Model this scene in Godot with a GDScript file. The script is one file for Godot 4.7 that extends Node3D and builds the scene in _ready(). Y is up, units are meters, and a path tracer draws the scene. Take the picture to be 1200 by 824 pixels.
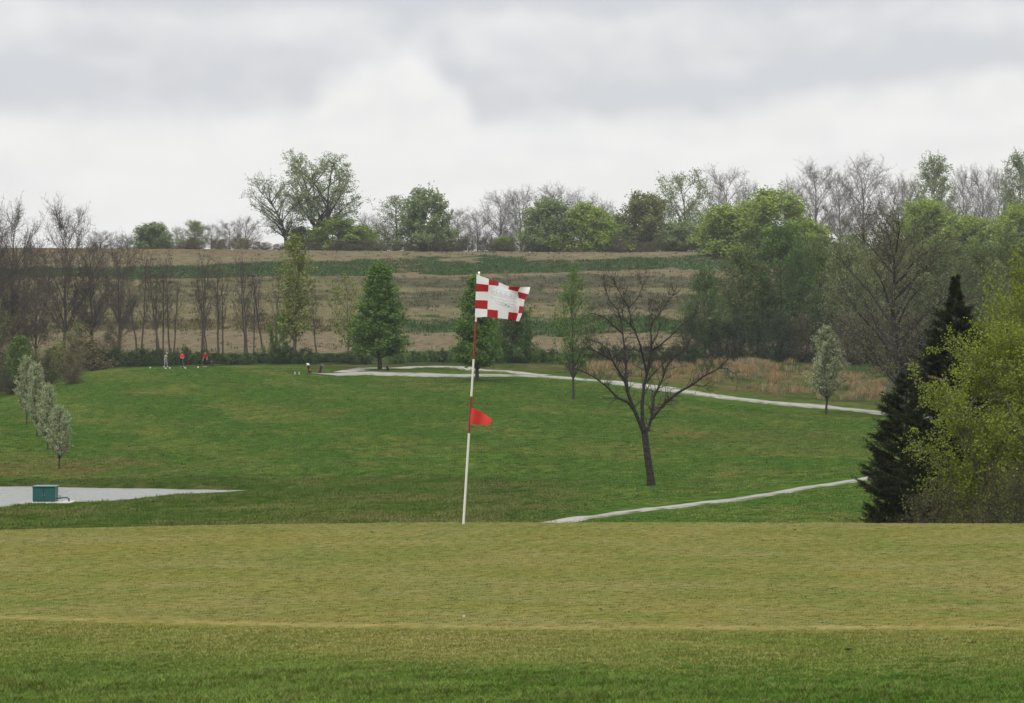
extends Node3D
# Golf course seen from beside a putting green, under a bright overcast sky.
# World: y up, metres. The camera stands at the origin, 1.6 m above the turf, looking along -z.
# "depth" below is the distance along -z; "px, py" are positions in a 1200 x 824 survey of the place.

const EYE := 1.6
const FOCAL := 3000.0
const WATER := EYE - 8.387

var rng := RandomNumberGenerator.new()
var broad := FastNoiseLite.new()
var fine := FastNoiseLite.new()
var mats := {}
var taken := {}

# ------------------------------------------------------------------ mesh buffer
class Buf:
	var v := PackedVector3Array()
	var n := PackedVector3Array()
	var c := PackedColorArray()
	func tri(p: Vector3, q: Vector3, r: Vector3, col: Color) -> void:
		var f := (r - p).cross(q - p).normalized()
		v.append(p); v.append(q); v.append(r)
		n.append(f); n.append(f); n.append(f)
		c.append(col); c.append(col); c.append(col)
	func quad(p: Vector3, q: Vector3, r: Vector3, s: Vector3, col: Color) -> void:
		tri(p, q, r, col)
		tri(p, r, s, col)
	func smooth_tri(p: Vector3, q: Vector3, r: Vector3, np: Vector3, nq: Vector3, nr: Vector3, col: Color) -> void:
		v.append(p); v.append(q); v.append(r)
		n.append(np); n.append(nq); n.append(nr)
		c.append(col); c.append(col); c.append(col)
	func tube(pts: Array, radii: Array, sides: int, col: Color, cap := false) -> void:
		var rings := []
		var norms := []
		var ref := Vector3(0.31, 0.12, 0.94).normalized()
		for i in pts.size():
			var a: Vector3 = pts[maxi(i - 1, 0)]
			var b: Vector3 = pts[mini(i + 1, pts.size() - 1)]
			var t := (b - a).normalized()
			var s := t.cross(ref)
			if s.length() < 0.05:
				s = t.cross(Vector3(1, 0, 0))
			s = s.normalized()
			var u := s.cross(t).normalized()
			var ring := PackedVector3Array()
			var norm := PackedVector3Array()
			var at: Vector3 = pts[i]
			var rad: float = radii[i]
			for k in sides:
				var ang := TAU * k / sides
				var d := s * cos(ang) + u * sin(ang)
				ring.append(at + d * rad)
				norm.append(d)
			rings.append(ring)
			norms.append(norm)
		for i in pts.size() - 1:
			var r0: PackedVector3Array = rings[i]
			var r1: PackedVector3Array = rings[i + 1]
			var n0: PackedVector3Array = norms[i]
			var n1: PackedVector3Array = norms[i + 1]
			for k in sides:
				var m := (k + 1) % sides
				smooth_tri(r0[k], r1[m], r1[k], n0[k], n1[m], n1[k], col)
				smooth_tri(r0[k], r0[m], r1[m], n0[k], n0[m], n1[m], col)
		if cap:
			for e in [0, pts.size() - 1]:
				var ring: PackedVector3Array = rings[e]
				for k in range(1, sides - 1):
					if e == 0:
						tri(ring[0], ring[k + 1], ring[k], col)
					else:
						tri(ring[0], ring[k], ring[k + 1], col)
	func twig(a: Vector3, b: Vector3, w: float, side: Vector3, col: Color) -> void:
		var d := b - a
		var s := d.cross(side).normalized() * w
		var u := d.cross(s).normalized() * w
		tri(a - s, a + s, b, col)
		tri(a - u, a + u, b, col)
	func leaf(at: Vector3, along: Vector3, across: Vector3, size: float, col: Color) -> void:
		var up := along.cross(across) * size * 0.18
		var tip := at + along * size
		var l := at + along * size * 0.5 + across * size * 0.38 + up
		var r := at + along * size * 0.5 - across * size * 0.38 + up
		tri(at, l, tip, col)
		tri(at, tip, r, col)
	func box(lo: Vector3, hi: Vector3, bevel: float, col: Color) -> void:
		# chamfered box: two rings of eight corners at each end
		var b := bevel
		var rings := []
		for y in [[lo.y, b], [lo.y + b, 0.0], [hi.y - b, 0.0], [hi.y, b]]:
			var k: float = y[1]
			rings.append([Vector3(lo.x + b, y[0], lo.z + k), Vector3(hi.x - b, y[0], lo.z + k), Vector3(hi.x - k, y[0], lo.z + b), Vector3(hi.x - k, y[0], hi.z - b),
				Vector3(hi.x - b, y[0], hi.z - k), Vector3(lo.x + b, y[0], hi.z - k), Vector3(lo.x + k, y[0], hi.z - b), Vector3(lo.x + k, y[0], lo.z + b)])
		for i in 3:
			for k in 8:
				var m := (k + 1) % 8
				quad(rings[i][k], rings[i + 1][k], rings[i + 1][m], rings[i][m], col)
		for k in range(1, 7):
			tri(rings[3][0], rings[3][k], rings[3][k + 1], col)
			tri(rings[0][0], rings[0][k + 1], rings[0][k], col)
	func mesh(m: Material) -> ArrayMesh:
		var arr := []
		arr.resize(Mesh.ARRAY_MAX)
		arr[Mesh.ARRAY_VERTEX] = v
		arr[Mesh.ARRAY_NORMAL] = n
		arr[Mesh.ARRAY_COLOR] = c
		var am := ArrayMesh.new()
		if v.size():
			am.add_surface_from_arrays(Mesh.PRIMITIVE_TRIANGLES, arr)
			am.surface_set_material(0, m)
		return am

# ------------------------------------------------------------------ naming
func numbered(called: String) -> String:
	var k: int = taken.get(called, 0)
	taken[called] = k + 1
	return called if k == 0 else "%s_%03d" % [called, k]

func tag(o: Node, label: String, category: String, group := "") -> void:
	o.set_meta("label", label)
	o.set_meta("category", category)
	if group:
		o.set_meta("group", group)

func thing(called: String, at: Vector3, label: String, category: String, group := "") -> Node3D:
	var o := Node3D.new()
	o.name = numbered(called)
	add_child(o)
	o.position = at
	tag(o, label, category, group)
	return o

func part(called: String, m: Mesh, parent: Node, material: Material = null) -> MeshInstance3D:
	var o := MeshInstance3D.new()
	o.name = called
	o.mesh = m
	if material:
		o.material_override = material
	parent.add_child(o, true)
	return o

func structure(called: String, m: Mesh) -> MeshInstance3D:
	var o := part(called, m, self)
	o.set_meta("kind", "structure")
	return o

func ordinal(k: int) -> String:
	var words := ["first", "second", "third", "fourth", "fifth", "sixth", "seventh", "eighth", "ninth", "tenth", "eleventh", "twelfth", "thirteenth", "fourteenth", "fifteenth",
		"sixteenth", "seventeenth", "eighteenth", "nineteenth", "twentieth"]
	var tens := ["", "", "twenty", "thirty", "forty", "fifty", "sixty"]
	if k <= 20:
		return words[k - 1]
	if k % 10 == 0:
		return ["thirtieth", "fortieth", "fiftieth", "sixtieth"][k / 10 - 3]
	return tens[k / 10] + "-" + words[k % 10 - 1]

# ------------------------------------------------------------------ terrain
# heights relative to the eye, by survey column (every 150 px from -300) and depth
const ROWS := [26.0, 32.0, 45.0, 60.0, 80.0, 100.0, 125.0, 145.0, 163.0, 200.0, 240.0, 275.0, 290.0, 303.0, 320.0, 350.0, 400.0, 450.0, 500.0, 550.0, 600.0, 640.0, 800.0, 1500.0, 3000.0]
const FAR := [
	[-1.70, -1.70, -1.70, -1.68, -1.68, -1.66, -1.66, -1.66, -1.66, -1.66, -1.66, -1.68, -1.7],
	[-2.75, -2.75, -2.75, -2.7, -2.7, -2.7, -2.7, -2.7, -2.7, -2.7, -2.7, -2.7, -2.7],
	[-4.7, -4.7, -4.7, -4.7, -4.7, -4.7, -4.7, -4.7, -4.7, -4.7, -4.7, -4.7, -4.7],
	[-6.2, -6.2, -6.2, -6.2, -6.2, -6.2, -6.2, -6.2, -6.2, -6.1, -6.0, -6.0, -6.0],
	[-7.5, -7.5, -7.5, -7.5, -7.5, -7.5, -7.5, -7.5, -7.4, -7.3, -7.2, -7.2, -7.2],
	[-8.1, -8.1, -8.1, -8.1, -8.1, -8.1, -8.1, -8.1, -8.1, -8.0, -7.9, -7.8, -7.8],
	[-8.2, -8.2, -8.2, -8.18, -8.15, -8.15, -8.2, -8.25, -8.2, -8.1, -7.9, -7.7, -7.7],
	[-8.2, -8.2, -8.2, -8.18, -8.12, -8.15, -8.25, -8.15, -8.0, -7.75, -7.6, -7.5, -7.5],
	[-8.1, -8.1, -8.12, -8.1, -8.05, -8.05, -8.05, -7.9, -7.6, -7.4, -7.3, -7.2, -7.2],
	[-7.0, -6.8, -6.7, -6.4, -6.1, -6.05, -6.1, -6.2, -6.35, -6.5, -6.5, -6.5, -6.5],
	[-5.7, -5.6, -5.4, -4.3, -4.1, -4.1, -4.3, -4.85, -5.45, -5.85, -6.0, -6.0, -6.0],
	[-4.8, -4.7, -4.4, -2.45, -2.15, -2.4, -2.55, -3.2, -4.0, -4.6, -4.9, -5.0, -5.0],
	[-4.3, -4.2, -3.8, -1.95, -1.75, -1.9, -2.15, -2.6, -3.3, -3.9, -4.2, -4.3, -4.3],
	[-3.7, -3.6, -3.2, -2.0, -1.85, -1.7, -1.7, -1.9, -2.4, -3.0, -3.3, -3.4, -3.4],
	[-2.6, -2.6, -2.5, -1.5, -1.2, -1.0, -1.0, -1.1, -1.4, -1.9, -2.1, -2.1, -2.1],
	[0.0, 0.0, 0.0, 0.4, 0.6, 0.7, 0.7, 0.5, 0.0, -0.3, -0.4, -0.4, -0.4],
	[4.8, 4.8, 4.9, 5.0, 5.1, 5.2, 5.2, 5.1, 4.8, 4.6, 4.6, 4.6, 4.6],
	[9.7, 9.7, 9.7, 9.8, 9.8, 9.8, 9.8, 9.7, 9.6, 9.5, 9.5, 9.5, 9.5],
	[14.6, 14.6, 14.6, 14.6, 14.5, 14.5, 14.4, 14.3, 14.3, 14.3, 14.3, 14.3, 14.3],
	[19.6, 19.6, 19.5, 19.4, 19.2, 19.0, 18.9, 18.9, 19.0, 19.2, 19.3, 19.3, 19.3],
	[24.2, 24.2, 24.2, 24.1, 23.8, 23.5, 23.3, 23.3, 23.6, 24.0, 24.2, 24.2, 24.2],
	[24.6, 24.6, 24.6, 24.5, 24.2, 24.0, 23.8, 23.8, 24.2, 24.8, 25.0, 25.0, 25.0],
	[24.0, 24.0, 24.0, 24.0, 24.0, 24.0, 24.0, 24.0, 24.0, 24.0, 24.0, 24.0, 24.0],
	[20.0, 20.0, 20.0, 20.0, 20.0, 20.0, 20.0, 20.0, 20.0, 20.0, 20.0, 20.0, 20.0],
	[10.0, 10.0, 10.0, 10.0, 10.0, 10.0, 10.0, 10.0, 10.0, 10.0, 10.0, 10.0, 10.0],
]

var slopes := []

func prepare_terrain() -> void:
	for i in ROWS.size():
		var a := maxi(i - 1, 0)
		var b := mini(i + 1, ROWS.size() - 1)
		var row := []
		for j in 13:
			row.append((FAR[b][j] - FAR[a][j]) / (ROWS[b] - ROWS[a]))
		slopes.append(row)

func row_heights(depth: float) -> PackedFloat32Array:
	var out := PackedFloat32Array()
	out.resize(13)
	var i := 0
	while i < ROWS.size() - 2 and depth > ROWS[i + 1]:
		i += 1
	var w: float = ROWS[i + 1] - ROWS[i]
	var t := clampf((depth - ROWS[i]) / w, 0.0, 1.0)
	var t2 := t * t
	var t3 := t2 * t
	for j in 13:
		out[j] = FAR[i][j] * (2 * t3 - 3 * t2 + 1) + slopes[i][j] * w * (t3 - 2 * t2 + t) + FAR[i + 1][j] * (3 * t2 - 2 * t3) + slopes[i + 1][j] * w * (t3 - t2)
	return out

func across_row(row: PackedFloat32Array, px: float) -> float:
	var f := clampf((px + 300.0) / 150.0, 0.0, 11.999)
	var j := int(f)
	var t := f - j
	var a := row[maxi(j - 1, 0)]
	var b := row[j]
	var c := row[j + 1]
	var d := row[mini(j + 2, 12)]
	return b + 0.5 * t * (c - a + t * (2 * a - 5 * b + 4 * c - d + t * (3 * (b - c) + d - a)))

func shore_near(px: float) -> float:
	if px < 0: return 136.0 + maxf(px, -500.0) * 0.012 + maxf(0.0, -px - 400.0) * 0.1
	if px < 50: return lerpf(136.0, 141.2, px / 50.0)
	if px < 110: return lerpf(141.2, 141.6, (px - 50.0) / 60.0)
	if px < 170: return lerpf(141.6, 145.4, (px - 110.0) / 60.0)
	return lerpf(145.4, 151.4, (px - 170.0) / 140.0)

func shore_far(px: float) -> float:
	if px < 150: return lerpf(158.4, 156.4, clampf(px / 150.0, -3.0, 1.0))
	return lerpf(156.4, 153.6, (px - 150.0) / 160.0)

# terrace bands up the far hillside: [depth where it starts, slope share, kind]
# kinds: 0 stubble tread, 1 rough grass riser, 2 green grass riser
const BANDS := [[340.0, 0.5, 0], [378.0, 1.7, 2], [397.0, 0.5, 0], [428.0, 1.6, 1], [453.0, 0.45, 0], [479.0, 1.7, 1], [506.0, 0.5, 0], [538.0, 1.9, 2], [574.0, 0.6, 0], [640.0, 1.0, 0]]

func terrace_depth(x: float, depth: float) -> float:
	# the upper terraces run a little aslant along the hill
	var aslant := clampf((depth - 440.0) / 90.0, 0.0, 1.0)
	return depth + aslant * (38.0 - x) * 0.42 + broad.get_noise_2d(x * 1.2, depth * 0.9 + 400.0) * 22.0 + 5.0 * sin(x * 0.05)

func band_of(td: float) -> int:
	for i in range(BANDS.size() - 1, -1, -1):
		if td >= BANDS[i][0]:
			return i
	return -1

func terrace_relief(td: float) -> float:
	if td < 340.0 or td > 610.0:
		return 0.0
	var i := band_of(td)
	var a: float = BANDS[i][0]
	var b: float = BANDS[mini(i + 1, BANDS.size() - 1)][0]
	var mid := 0.0
	# saw shape: treads sag below the mean slope, risers climb back above it
	var t := (td - a) / (b - a)
	mid = -0.55 + 1.1 * t if BANDS[i][2] > 0 else 0.55 - 1.1 * t
	return mid * 0.8 * smoothstep(340.0, 360.0, td) * (1.0 - smoothstep(585.0, 610.0, td))

func finish_height(h: float, x: float, depth: float, px: float) -> float:
	if depth > 330.0 and depth < 640.0:
		h += terrace_relief(terrace_depth(x, depth))
	if depth > 100.0:
		var swell := smoothstep(100.0, 180.0, depth)
		h += broad.get_noise_2d(x * 2.2, depth * 2.2) * (0.18 + 0.10 * swell)
		h += fine.get_noise_2d(x * 0.6, depth * 0.6) * 0.05
	if depth > 120.0 and depth < 170.0 and px < 330.0:
		var d := minf(depth - shore_near(px), shore_far(px) - depth) + fine.get_noise_2d(x * 1.5, depth * 1.5) * 0.8
		h = lerpf(h, -9.3, smoothstep(-1.6, 1.2, d))
	return h

func far_height(x: float, depth: float) -> float:
	var px := 600.0 + x / depth * FOCAL
	return finish_height(across_row(row_heights(depth), px), x, depth, px)

func crest_depth(x: float) -> float:
	# where the back of the green begins to fall away
	return 23.35 - 0.012 * (x - 0.6) * (x - 0.6) - (0.035 * x * x if x < 0 else 0.0)

func near_height(x: float, depth: float) -> float:
	var h := 0.012 * broad.get_noise_2d(x * 9.0, depth * 9.0)
	var over := depth - crest_depth(x)
	if over > 0:
		h -= 0.035 * over * over
	h -= 0.02 * maxf(0.0, 8.0 - depth)
	return h

func height(x: float, depth: float) -> float:
	if depth <= 26.0:
		return near_height(x, depth)
	var f := EYE + far_height(x, depth)
	if depth >= 38.0:
		return f
	var over := minf(depth, 29.0) - crest_depth(x)
	var nh := -0.035 * over * over - (depth - minf(depth, 29.0)) * 0.39
	return lerpf(nh, f, smoothstep(26.0, 38.0, depth))

func place(px: float, depth: float, sink := 0.0) -> Vector3:
	var x := (px - 600.0) / FOCAL * depth
	return Vector3(x, height(x, depth) - sink, -depth)

func ground_at(px: float, py: float, from := 100.0) -> Vector3:
	# where a sight line meets the terrain
	var k := (px - 600.0) / FOCAL
	var slope := (412.0 - py) / FOCAL
	var d := from
	while d < 640.0:
		if height(k * d, d) >= EYE + slope * d:
			break
		d += 0.5
	var lo := d - 0.5
	for i in 12:
		var m := (lo + d) * 0.5
		if height(k * m, m) >= EYE + slope * m:
			d = m
		else:
			lo = m
	return Vector3(k * d, height(k * d, d), -d)

# ------------------------------------------------------------------ ground colours (real surface tones, linear)
func mix3(a: Color, b: Color, t: float) -> Color:
	return a.lerp(b, clampf(t, 0.0, 1.0))

func ground_color(x: float, depth: float, px: float) -> Color:
	var n1 := broad.get_noise_2d(x * 3.0, depth * 3.0)
	var n2 := fine.get_noise_2d(x * 1.2, depth * 1.2)
	var n3 := fine.get_noise_2d(x * 4.0 + 90.0, depth * 4.0)
	var lawn := Color(0.050, 0.090, 0.018)
	var worn := Color(0.104, 0.120, 0.032)
	var rough := Color(0.036, 0.062, 0.012)
	if depth < 40.0:
		return mix3(mix3(Color(0.05, 0.085, 0.014), Color(0.09, 0.11, 0.03), 0.45 + n3 * 0.9), Color(0.13, 0.13, 0.04), smoothstep(13.0, 13.8, depth + 0.3 * n3))
	# mown fairway: worn patches and the mower's diagonal passes
	var pass_ := sin((x * 0.30 + depth * 0.11) * 1.5 + n1 * 1.2)
	var col := mix3(lawn, worn, 0.13 + 0.50 * n1 + 0.45 * n2 + (0.14 + 0.16 * smoothstep(560.0, 250.0, px)) * pass_ + 0.5 * n3)
	# dry, thin turf low on the slope to the left and beside the bare tree
	var dry := exp(-pow((depth - 172.0) / 9.0, 2.0)) * smoothstep(420.0, 60.0, px)
	dry += 0.7 * exp(-pow((depth - 195.0) / 10.0, 2.0)) * exp(-pow((px - 900.0) / 170.0, 2.0)) + 0.45 * smoothstep(0.1, 0.5, n1 + 0.4 * n2)
	col = mix3(col, Color(0.100, 0.090, 0.034), dry * (0.55 + 0.8 * n2))
	if depth < 172.0:
		var edge := smoothstep(166.0 + 3.0 * n2, 160.0 + 3.0 * n2, depth)
		if px > 560.0:
			edge *= smoothstep(760.0, 560.0, px)
		var r := mix3(rough, Color(0.090, 0.078, 0.036), 0.28 + 0.55 * n2 + 0.5 * n3 + 0.3 * n1)
		col = mix3(col, r, edge)
	# rough, unmown ground beyond the cart path and below the hedge
	var wild_from := 281.0
	if px > 640.0:
		wild_from = lerpf(281.0, 247.0, clampf((px - 640.0) / 400.0, 0.0, 1.0))
	if px < 360.0:
		wild_from = 300.0
	if px < 120.0:
		wild_from = lerpf(262.0, 300.0, smoothstep(20.0, 130.0, px))
	var wild := smoothstep(wild_from, wild_from + 5.0, depth + n2 * 4.0)
	if wild > 0.0:
		var w := mix3(Color(0.040, 0.060, 0.016), Color(0.115, 0.092, 0.048), (0.25 + 0.6 * n2 + 0.5 * n1) if px < 660.0 else (0.5 + 0.8 * n1 + 0.6 * n2))
		col = mix3(col, w, wild)
	if depth > 300.0:
		var hedge := smoothstep(303.0, 309.0, depth + n2 * 4.0)
		col = mix3(col, mix3(Color(0.028, 0.045, 0.018), Color(0.06, 0.07, 0.03), 0.4 + n2), hedge)
	if depth > 325.0:
		var td := terrace_depth(x, depth) + fine.get_noise_2d(x * 0.9, depth * 0.9 + 70.0) * 9.0 + fine.get_noise_2d(x * 3.0, depth * 3.0) * 5.0
		var hill := mix3(Color(0.122, 0.101, 0.066), Color(0.172, 0.140, 0.096), 0.5 + n2 + 0.4 * n1)
		var i := band_of(td)
		if i >= 0:
			var kind: int = BANDS[i][2]
			if kind == 0:
				if i == 6 or i == 0:
					hill = mix3(hill, Color(0.150, 0.112, 0.085), 0.55)
				if i == 2 or i == 4:
					hill = mix3(hill, Color(0.122, 0.108, 0.056), 0.4 + n1)
			elif kind == 1:
				hill = mix3(Color(0.090, 0.077, 0.056), Color(0.056, 0.060, 0.034), 0.45 + 0.9 * n2 + 0.8 * n1)
				if px < 420.0:
					hill = mix3(hill, Color(0.155, 0.130, 0.070), 0.45 + 0.9 * n1)
			else:
				hill = mix3(Color(0.024, 0.052, 0.016), Color(0.060, 0.072, 0.030), 0.4 + 0.9 * n2)
				if i == 1:
					hill = mix3(hill, Color(0.125, 0.105, 0.062), 0.8 * smoothstep(500.0, 430.0, px + 60.0 * n1) + smoothstep(0.0, 0.35, n1 + 0.7 * n2) * 0.7)
				var scar := exp(-pow((px - 470.0 + (td - 556.0) * 0.8) / 14.0, 2.0)) if i == 7 else 0.0
				hill = mix3(hill, Color(0.16, 0.10, 0.075), scar * 1.3 + smoothstep(0.1, 0.5, n1 + 0.7 * n2) * 0.65)
				if i == 7 and px > 765.0:
					hill = mix3(hill, Color(0.125, 0.115, 0.075), smoothstep(765.0, 790.0, px))
			if depth > 572.0 and px < 330.0:
				hill = mix3(hill, Color(0.135, 0.085, 0.055), 0.5 * smoothstep(330.0, 260.0, px))
		col = mix3(col, hill, smoothstep(334.0, 342.0, depth + n2 * 5.0))
	col.r *= 1.0 + 0.30 * n3
	col.g *= 1.0 + 0.26 * n3
	col.b *= 1.0 + 0.26 * n3
	return col

func grid_mesh(cols: int, verts: PackedVector3Array, colors: PackedColorArray, m: Material, uv := PackedVector2Array()) -> ArrayMesh:
	var rows := verts.size() / cols
	var idx := PackedInt32Array()
	idx.resize((rows - 1) * (cols - 1) * 6)
	var normals := PackedVector3Array()
	normals.resize(verts.size())
	var k := 0
	for r in rows:
		for c in cols:
			var i := r * cols + c
			var e := verts[r * cols + mini(c + 1, cols - 1)] - verts[r * cols + maxi(c - 1, 0)]
			var f := verts[mini(r + 1, rows - 1) * cols + c] - verts[maxi(r - 1, 0) * cols + c]
			var nn := e.cross(f).normalized()
			normals[i] = nn if nn.y > 0 else -nn
			if r < rows - 1 and c < cols - 1:
				# rows run away from the camera, columns to the right; front faces clockwise from above
				idx[k] = i; idx[k + 1] = i + cols; idx[k + 2] = i + cols + 1
				idx[k + 3] = i; idx[k + 4] = i + cols + 1; idx[k + 5] = i + 1
				k += 6
	var arr := []
	arr.resize(Mesh.ARRAY_MAX)
	arr[Mesh.ARRAY_VERTEX] = verts
	arr[Mesh.ARRAY_NORMAL] = normals
	if colors.size():
		arr[Mesh.ARRAY_COLOR] = colors
	if uv.size():
		arr[Mesh.ARRAY_TEX_UV] = uv
	arr[Mesh.ARRAY_INDEX] = idx
	var am := ArrayMesh.new()
	am.add_surface_from_arrays(Mesh.PRIMITIVE_TRIANGLES, arr)
	am.surface_set_material(0, m)
	return am

func build_ground() -> void:
	var depths := PackedFloat32Array()
	var d := -60.0
	while d < 1300.0:
		depths.append(d)
		if d < 4: d += 8.0
		elif d < 30: d += 0.4
		elif d < 120: d += 3.0
		elif d < 170: d += 0.5
		elif d < 340: d += 0.9
		elif d < 610: d += 1.0
		elif d < 700: d += 6.0
		else: d += 120.0
	# lateral stations: dense across the view, coarse to the sides
	var st := PackedFloat32Array()
	for k in range(14, 0, -1):
		st.append(-0.30 - 0.012 * k * k)
	var s := -0.30
	while s <= 0.3001:
		st.append(s)
		s += 0.0019
	for k in range(1, 15):
		st.append(0.30 + 0.012 * k * k)
	var verts := PackedVector3Array()
	var colors := PackedColorArray()
	for dep in depths:
		var reach := 14.0 + maxf(dep, 0.0)
		var row := row_heights(dep)
		for u in st:
			var x := u * reach
			var px := 600.0 + x / maxf(dep, 1.0) * FOCAL
			var h := 0.0
			if dep < 38.0:
				h = height(x, dep)
				if on_green(x, dep) > 0.0:
					h -= 0.02 * smoothstep(0.0, 0.4, on_green(x, dep))
			else:
				h = EYE + finish_height(across_row(row, px), x, dep, px)
			verts.append(Vector3(x, h, -dep))
			colors.append(ground_color(x, dep, px))
	structure("ground", grid_mesh(st.size(), verts, colors, mats.turf))

func front_line(x: float) -> float:
	return 14.78 + 0.06 * maxf(0.0, -x) + 0.035 * maxf(0.0, -x) * maxf(0.0, -x) + 0.05 * fine.get_noise_2d(x * 6.0, 3.0)

func on_green(x: float, depth: float) -> float:
	# metres inside the edge of the putting green
	return minf(minf(depth - front_line(x), crest_depth(x) + 2.2 - depth), 11.0 - absf(x))

func build_green() -> void:
	var verts := PackedVector3Array()
	var colors := PackedColorArray()
	var cols := 181
	for r in 190:
		for c in cols:
			var x := (c - 90) * 0.12
			var a := front_line(x) - 0.35
			var b := crest_depth(x) + 2.1
			var t := r / 189.0
			var dep := lerpf(a, b, t)
			var inside := dep - front_line(x)
			var n1 := broad.get_noise_2d(x * 14.0, dep * 14.0)
			var n2 := fine.get_noise_2d(x * 9.0, dep * 9.0)
			var n3 := fine.get_noise_2d(x * 30.0 + 50.0, dep * 30.0)
			var n4 := fine.get_noise_2d(x * 2.6 + 20.0, dep * 5.0)
			var col := mix3(Color(0.165, 0.146, 0.043), Color(0.106, 0.132, 0.037), 0.45 + 0.6 * n1 + 0.4 * n2 + 0.4 * n3)
			col = mix3(col, Color(0.205, 0.172, 0.085), 0.18 + 0.6 * n4 - 0.3 * n3)
			# strip of thatch where the mower turns at the edge
			var thatch := exp(-pow((inside - 0.02) / 0.10, 2.0)) * (0.75 + 0.9 * n2)
			col = mix3(col, Color(0.235, 0.188, 0.078), thatch)
			if inside < -0.05:
				col = mix3(col, Color(0.110, 0.115, 0.028), smoothstep(-0.05, -0.22, inside))
			verts.append(Vector3(x, near_height(x, dep) + 0.008 - 0.02 * smoothstep(-0.15, -0.35, inside), -dep))
			colors.append(col)
	structure("putting_green", grid_mesh(cols, verts, colors, mats.green))

func build_pond() -> void:
	var verts := PackedVector3Array()
	var cols := 60
	for r in 24:
		for c in cols:
			var px := -700.0 + c * 17.0
			var dep := lerpf(shore_near(px) - 2.5, shore_far(px) + 2.5, r / 23.0)
			verts.append(Vector3((px - 600.0) / FOCAL * dep, WATER, -dep))
	structure("pond_water", grid_mesh(cols, verts, PackedColorArray(), mats.water))

func path_strip(called: String, pts: Array, width: float) -> void:
	var line := []
	for p in pts:
		line.append(ground_at(p[0], p[1]))
	var curve := Curve3D.new()
	for i in line.size():
		var a: Vector3 = line[maxi(i - 1, 0)]
		var b: Vector3 = line[mini(i + 1, line.size() - 1)]
		var t := (b - a) / 6.0
		curve.add_point(line[i], -t, t)
	var verts := PackedVector3Array()
	var colors := PackedColorArray()
	var length := curve.get_baked_length()
	var n := int(length / 0.7)
	for i in n + 1:
		var s := length * i / n
		var p := curve.sample_baked(s)
		var q := curve.sample_baked(minf(s + 0.6, length)) - curve.sample_baked(maxf(s - 0.6, 0.0))
		var side := Vector3(-q.z, 0, q.x).normalized()
		var wob := 1.0 + 0.16 * fine.get_noise_2d(s * 2.0, width * 7.0)
		for k in 9:
			var f := (k - 4) / 4.0
			var at := p + side * f * width * 0.5 * wob
			var h := height(at.x, -at.z) + 0.05 * (1.0 - pow(absf(f), 6.0)) + 0.012
			if absf(f) > 0.99:
				h -= 0.07
			verts.append(Vector3(at.x, h, at.z))
			var g := 0.31 + 0.07 * fine.get_noise_2d(at.x * 5.0, at.z * 5.0) + 0.05 * broad.get_noise_2d(at.x * 5.0, at.z * 5.0)
			var col := Color(g, g * 0.985, g * 0.93)
			if absf(f) > 0.45:
				col = mix3(col, Color(0.085, 0.095, 0.035), (0.45 if absf(f) > 0.7 else 0.0) + 1.3 * fine.get_noise_2d(at.x * 9.0, at.z * 9.0))
			colors.append(col)
	structure(called, grid_mesh(9, verts, colors, mats.gravel))

# ------------------------------------------------------------------ trees
func envelope(kind: int, t: float) -> float:
	match kind:
		0: return pow(maxf(0.0, 1.0 - pow(2.0 * t - 1.0, 2.0)), 0.5) * 0.97 + 0.03   # ball
		1: return pow(1.0 - t, 0.85) * minf(1.0, 0.55 + t * 4.0)                        # cone
		2: return 0.35 + 0.65 * sin(PI * clampf(0.12 + 0.80 * t, 0.0, 1.0))             # vase
		3: return pow(maxf(0.0, sin(PI * pow(clampf(t, 0.0, 1.0), 0.72))), 0.75) * 0.95 + 0.05   # egg
		4: return pow(maxf(0.0, 1.0 - t * t), 0.5)                                      # dome
		_: return minf(1.0, (1.0 - t) * 2.6 + 0.12) * (0.55 + 0.45 * t)                 # column
	return 1.0

func wander(r: RandomNumberGenerator) -> Vector3:
	return Vector3(r.randf_range(-1, 1), r.randf_range(-1, 1), r.randf_range(-1, 1)).normalized()

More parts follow.
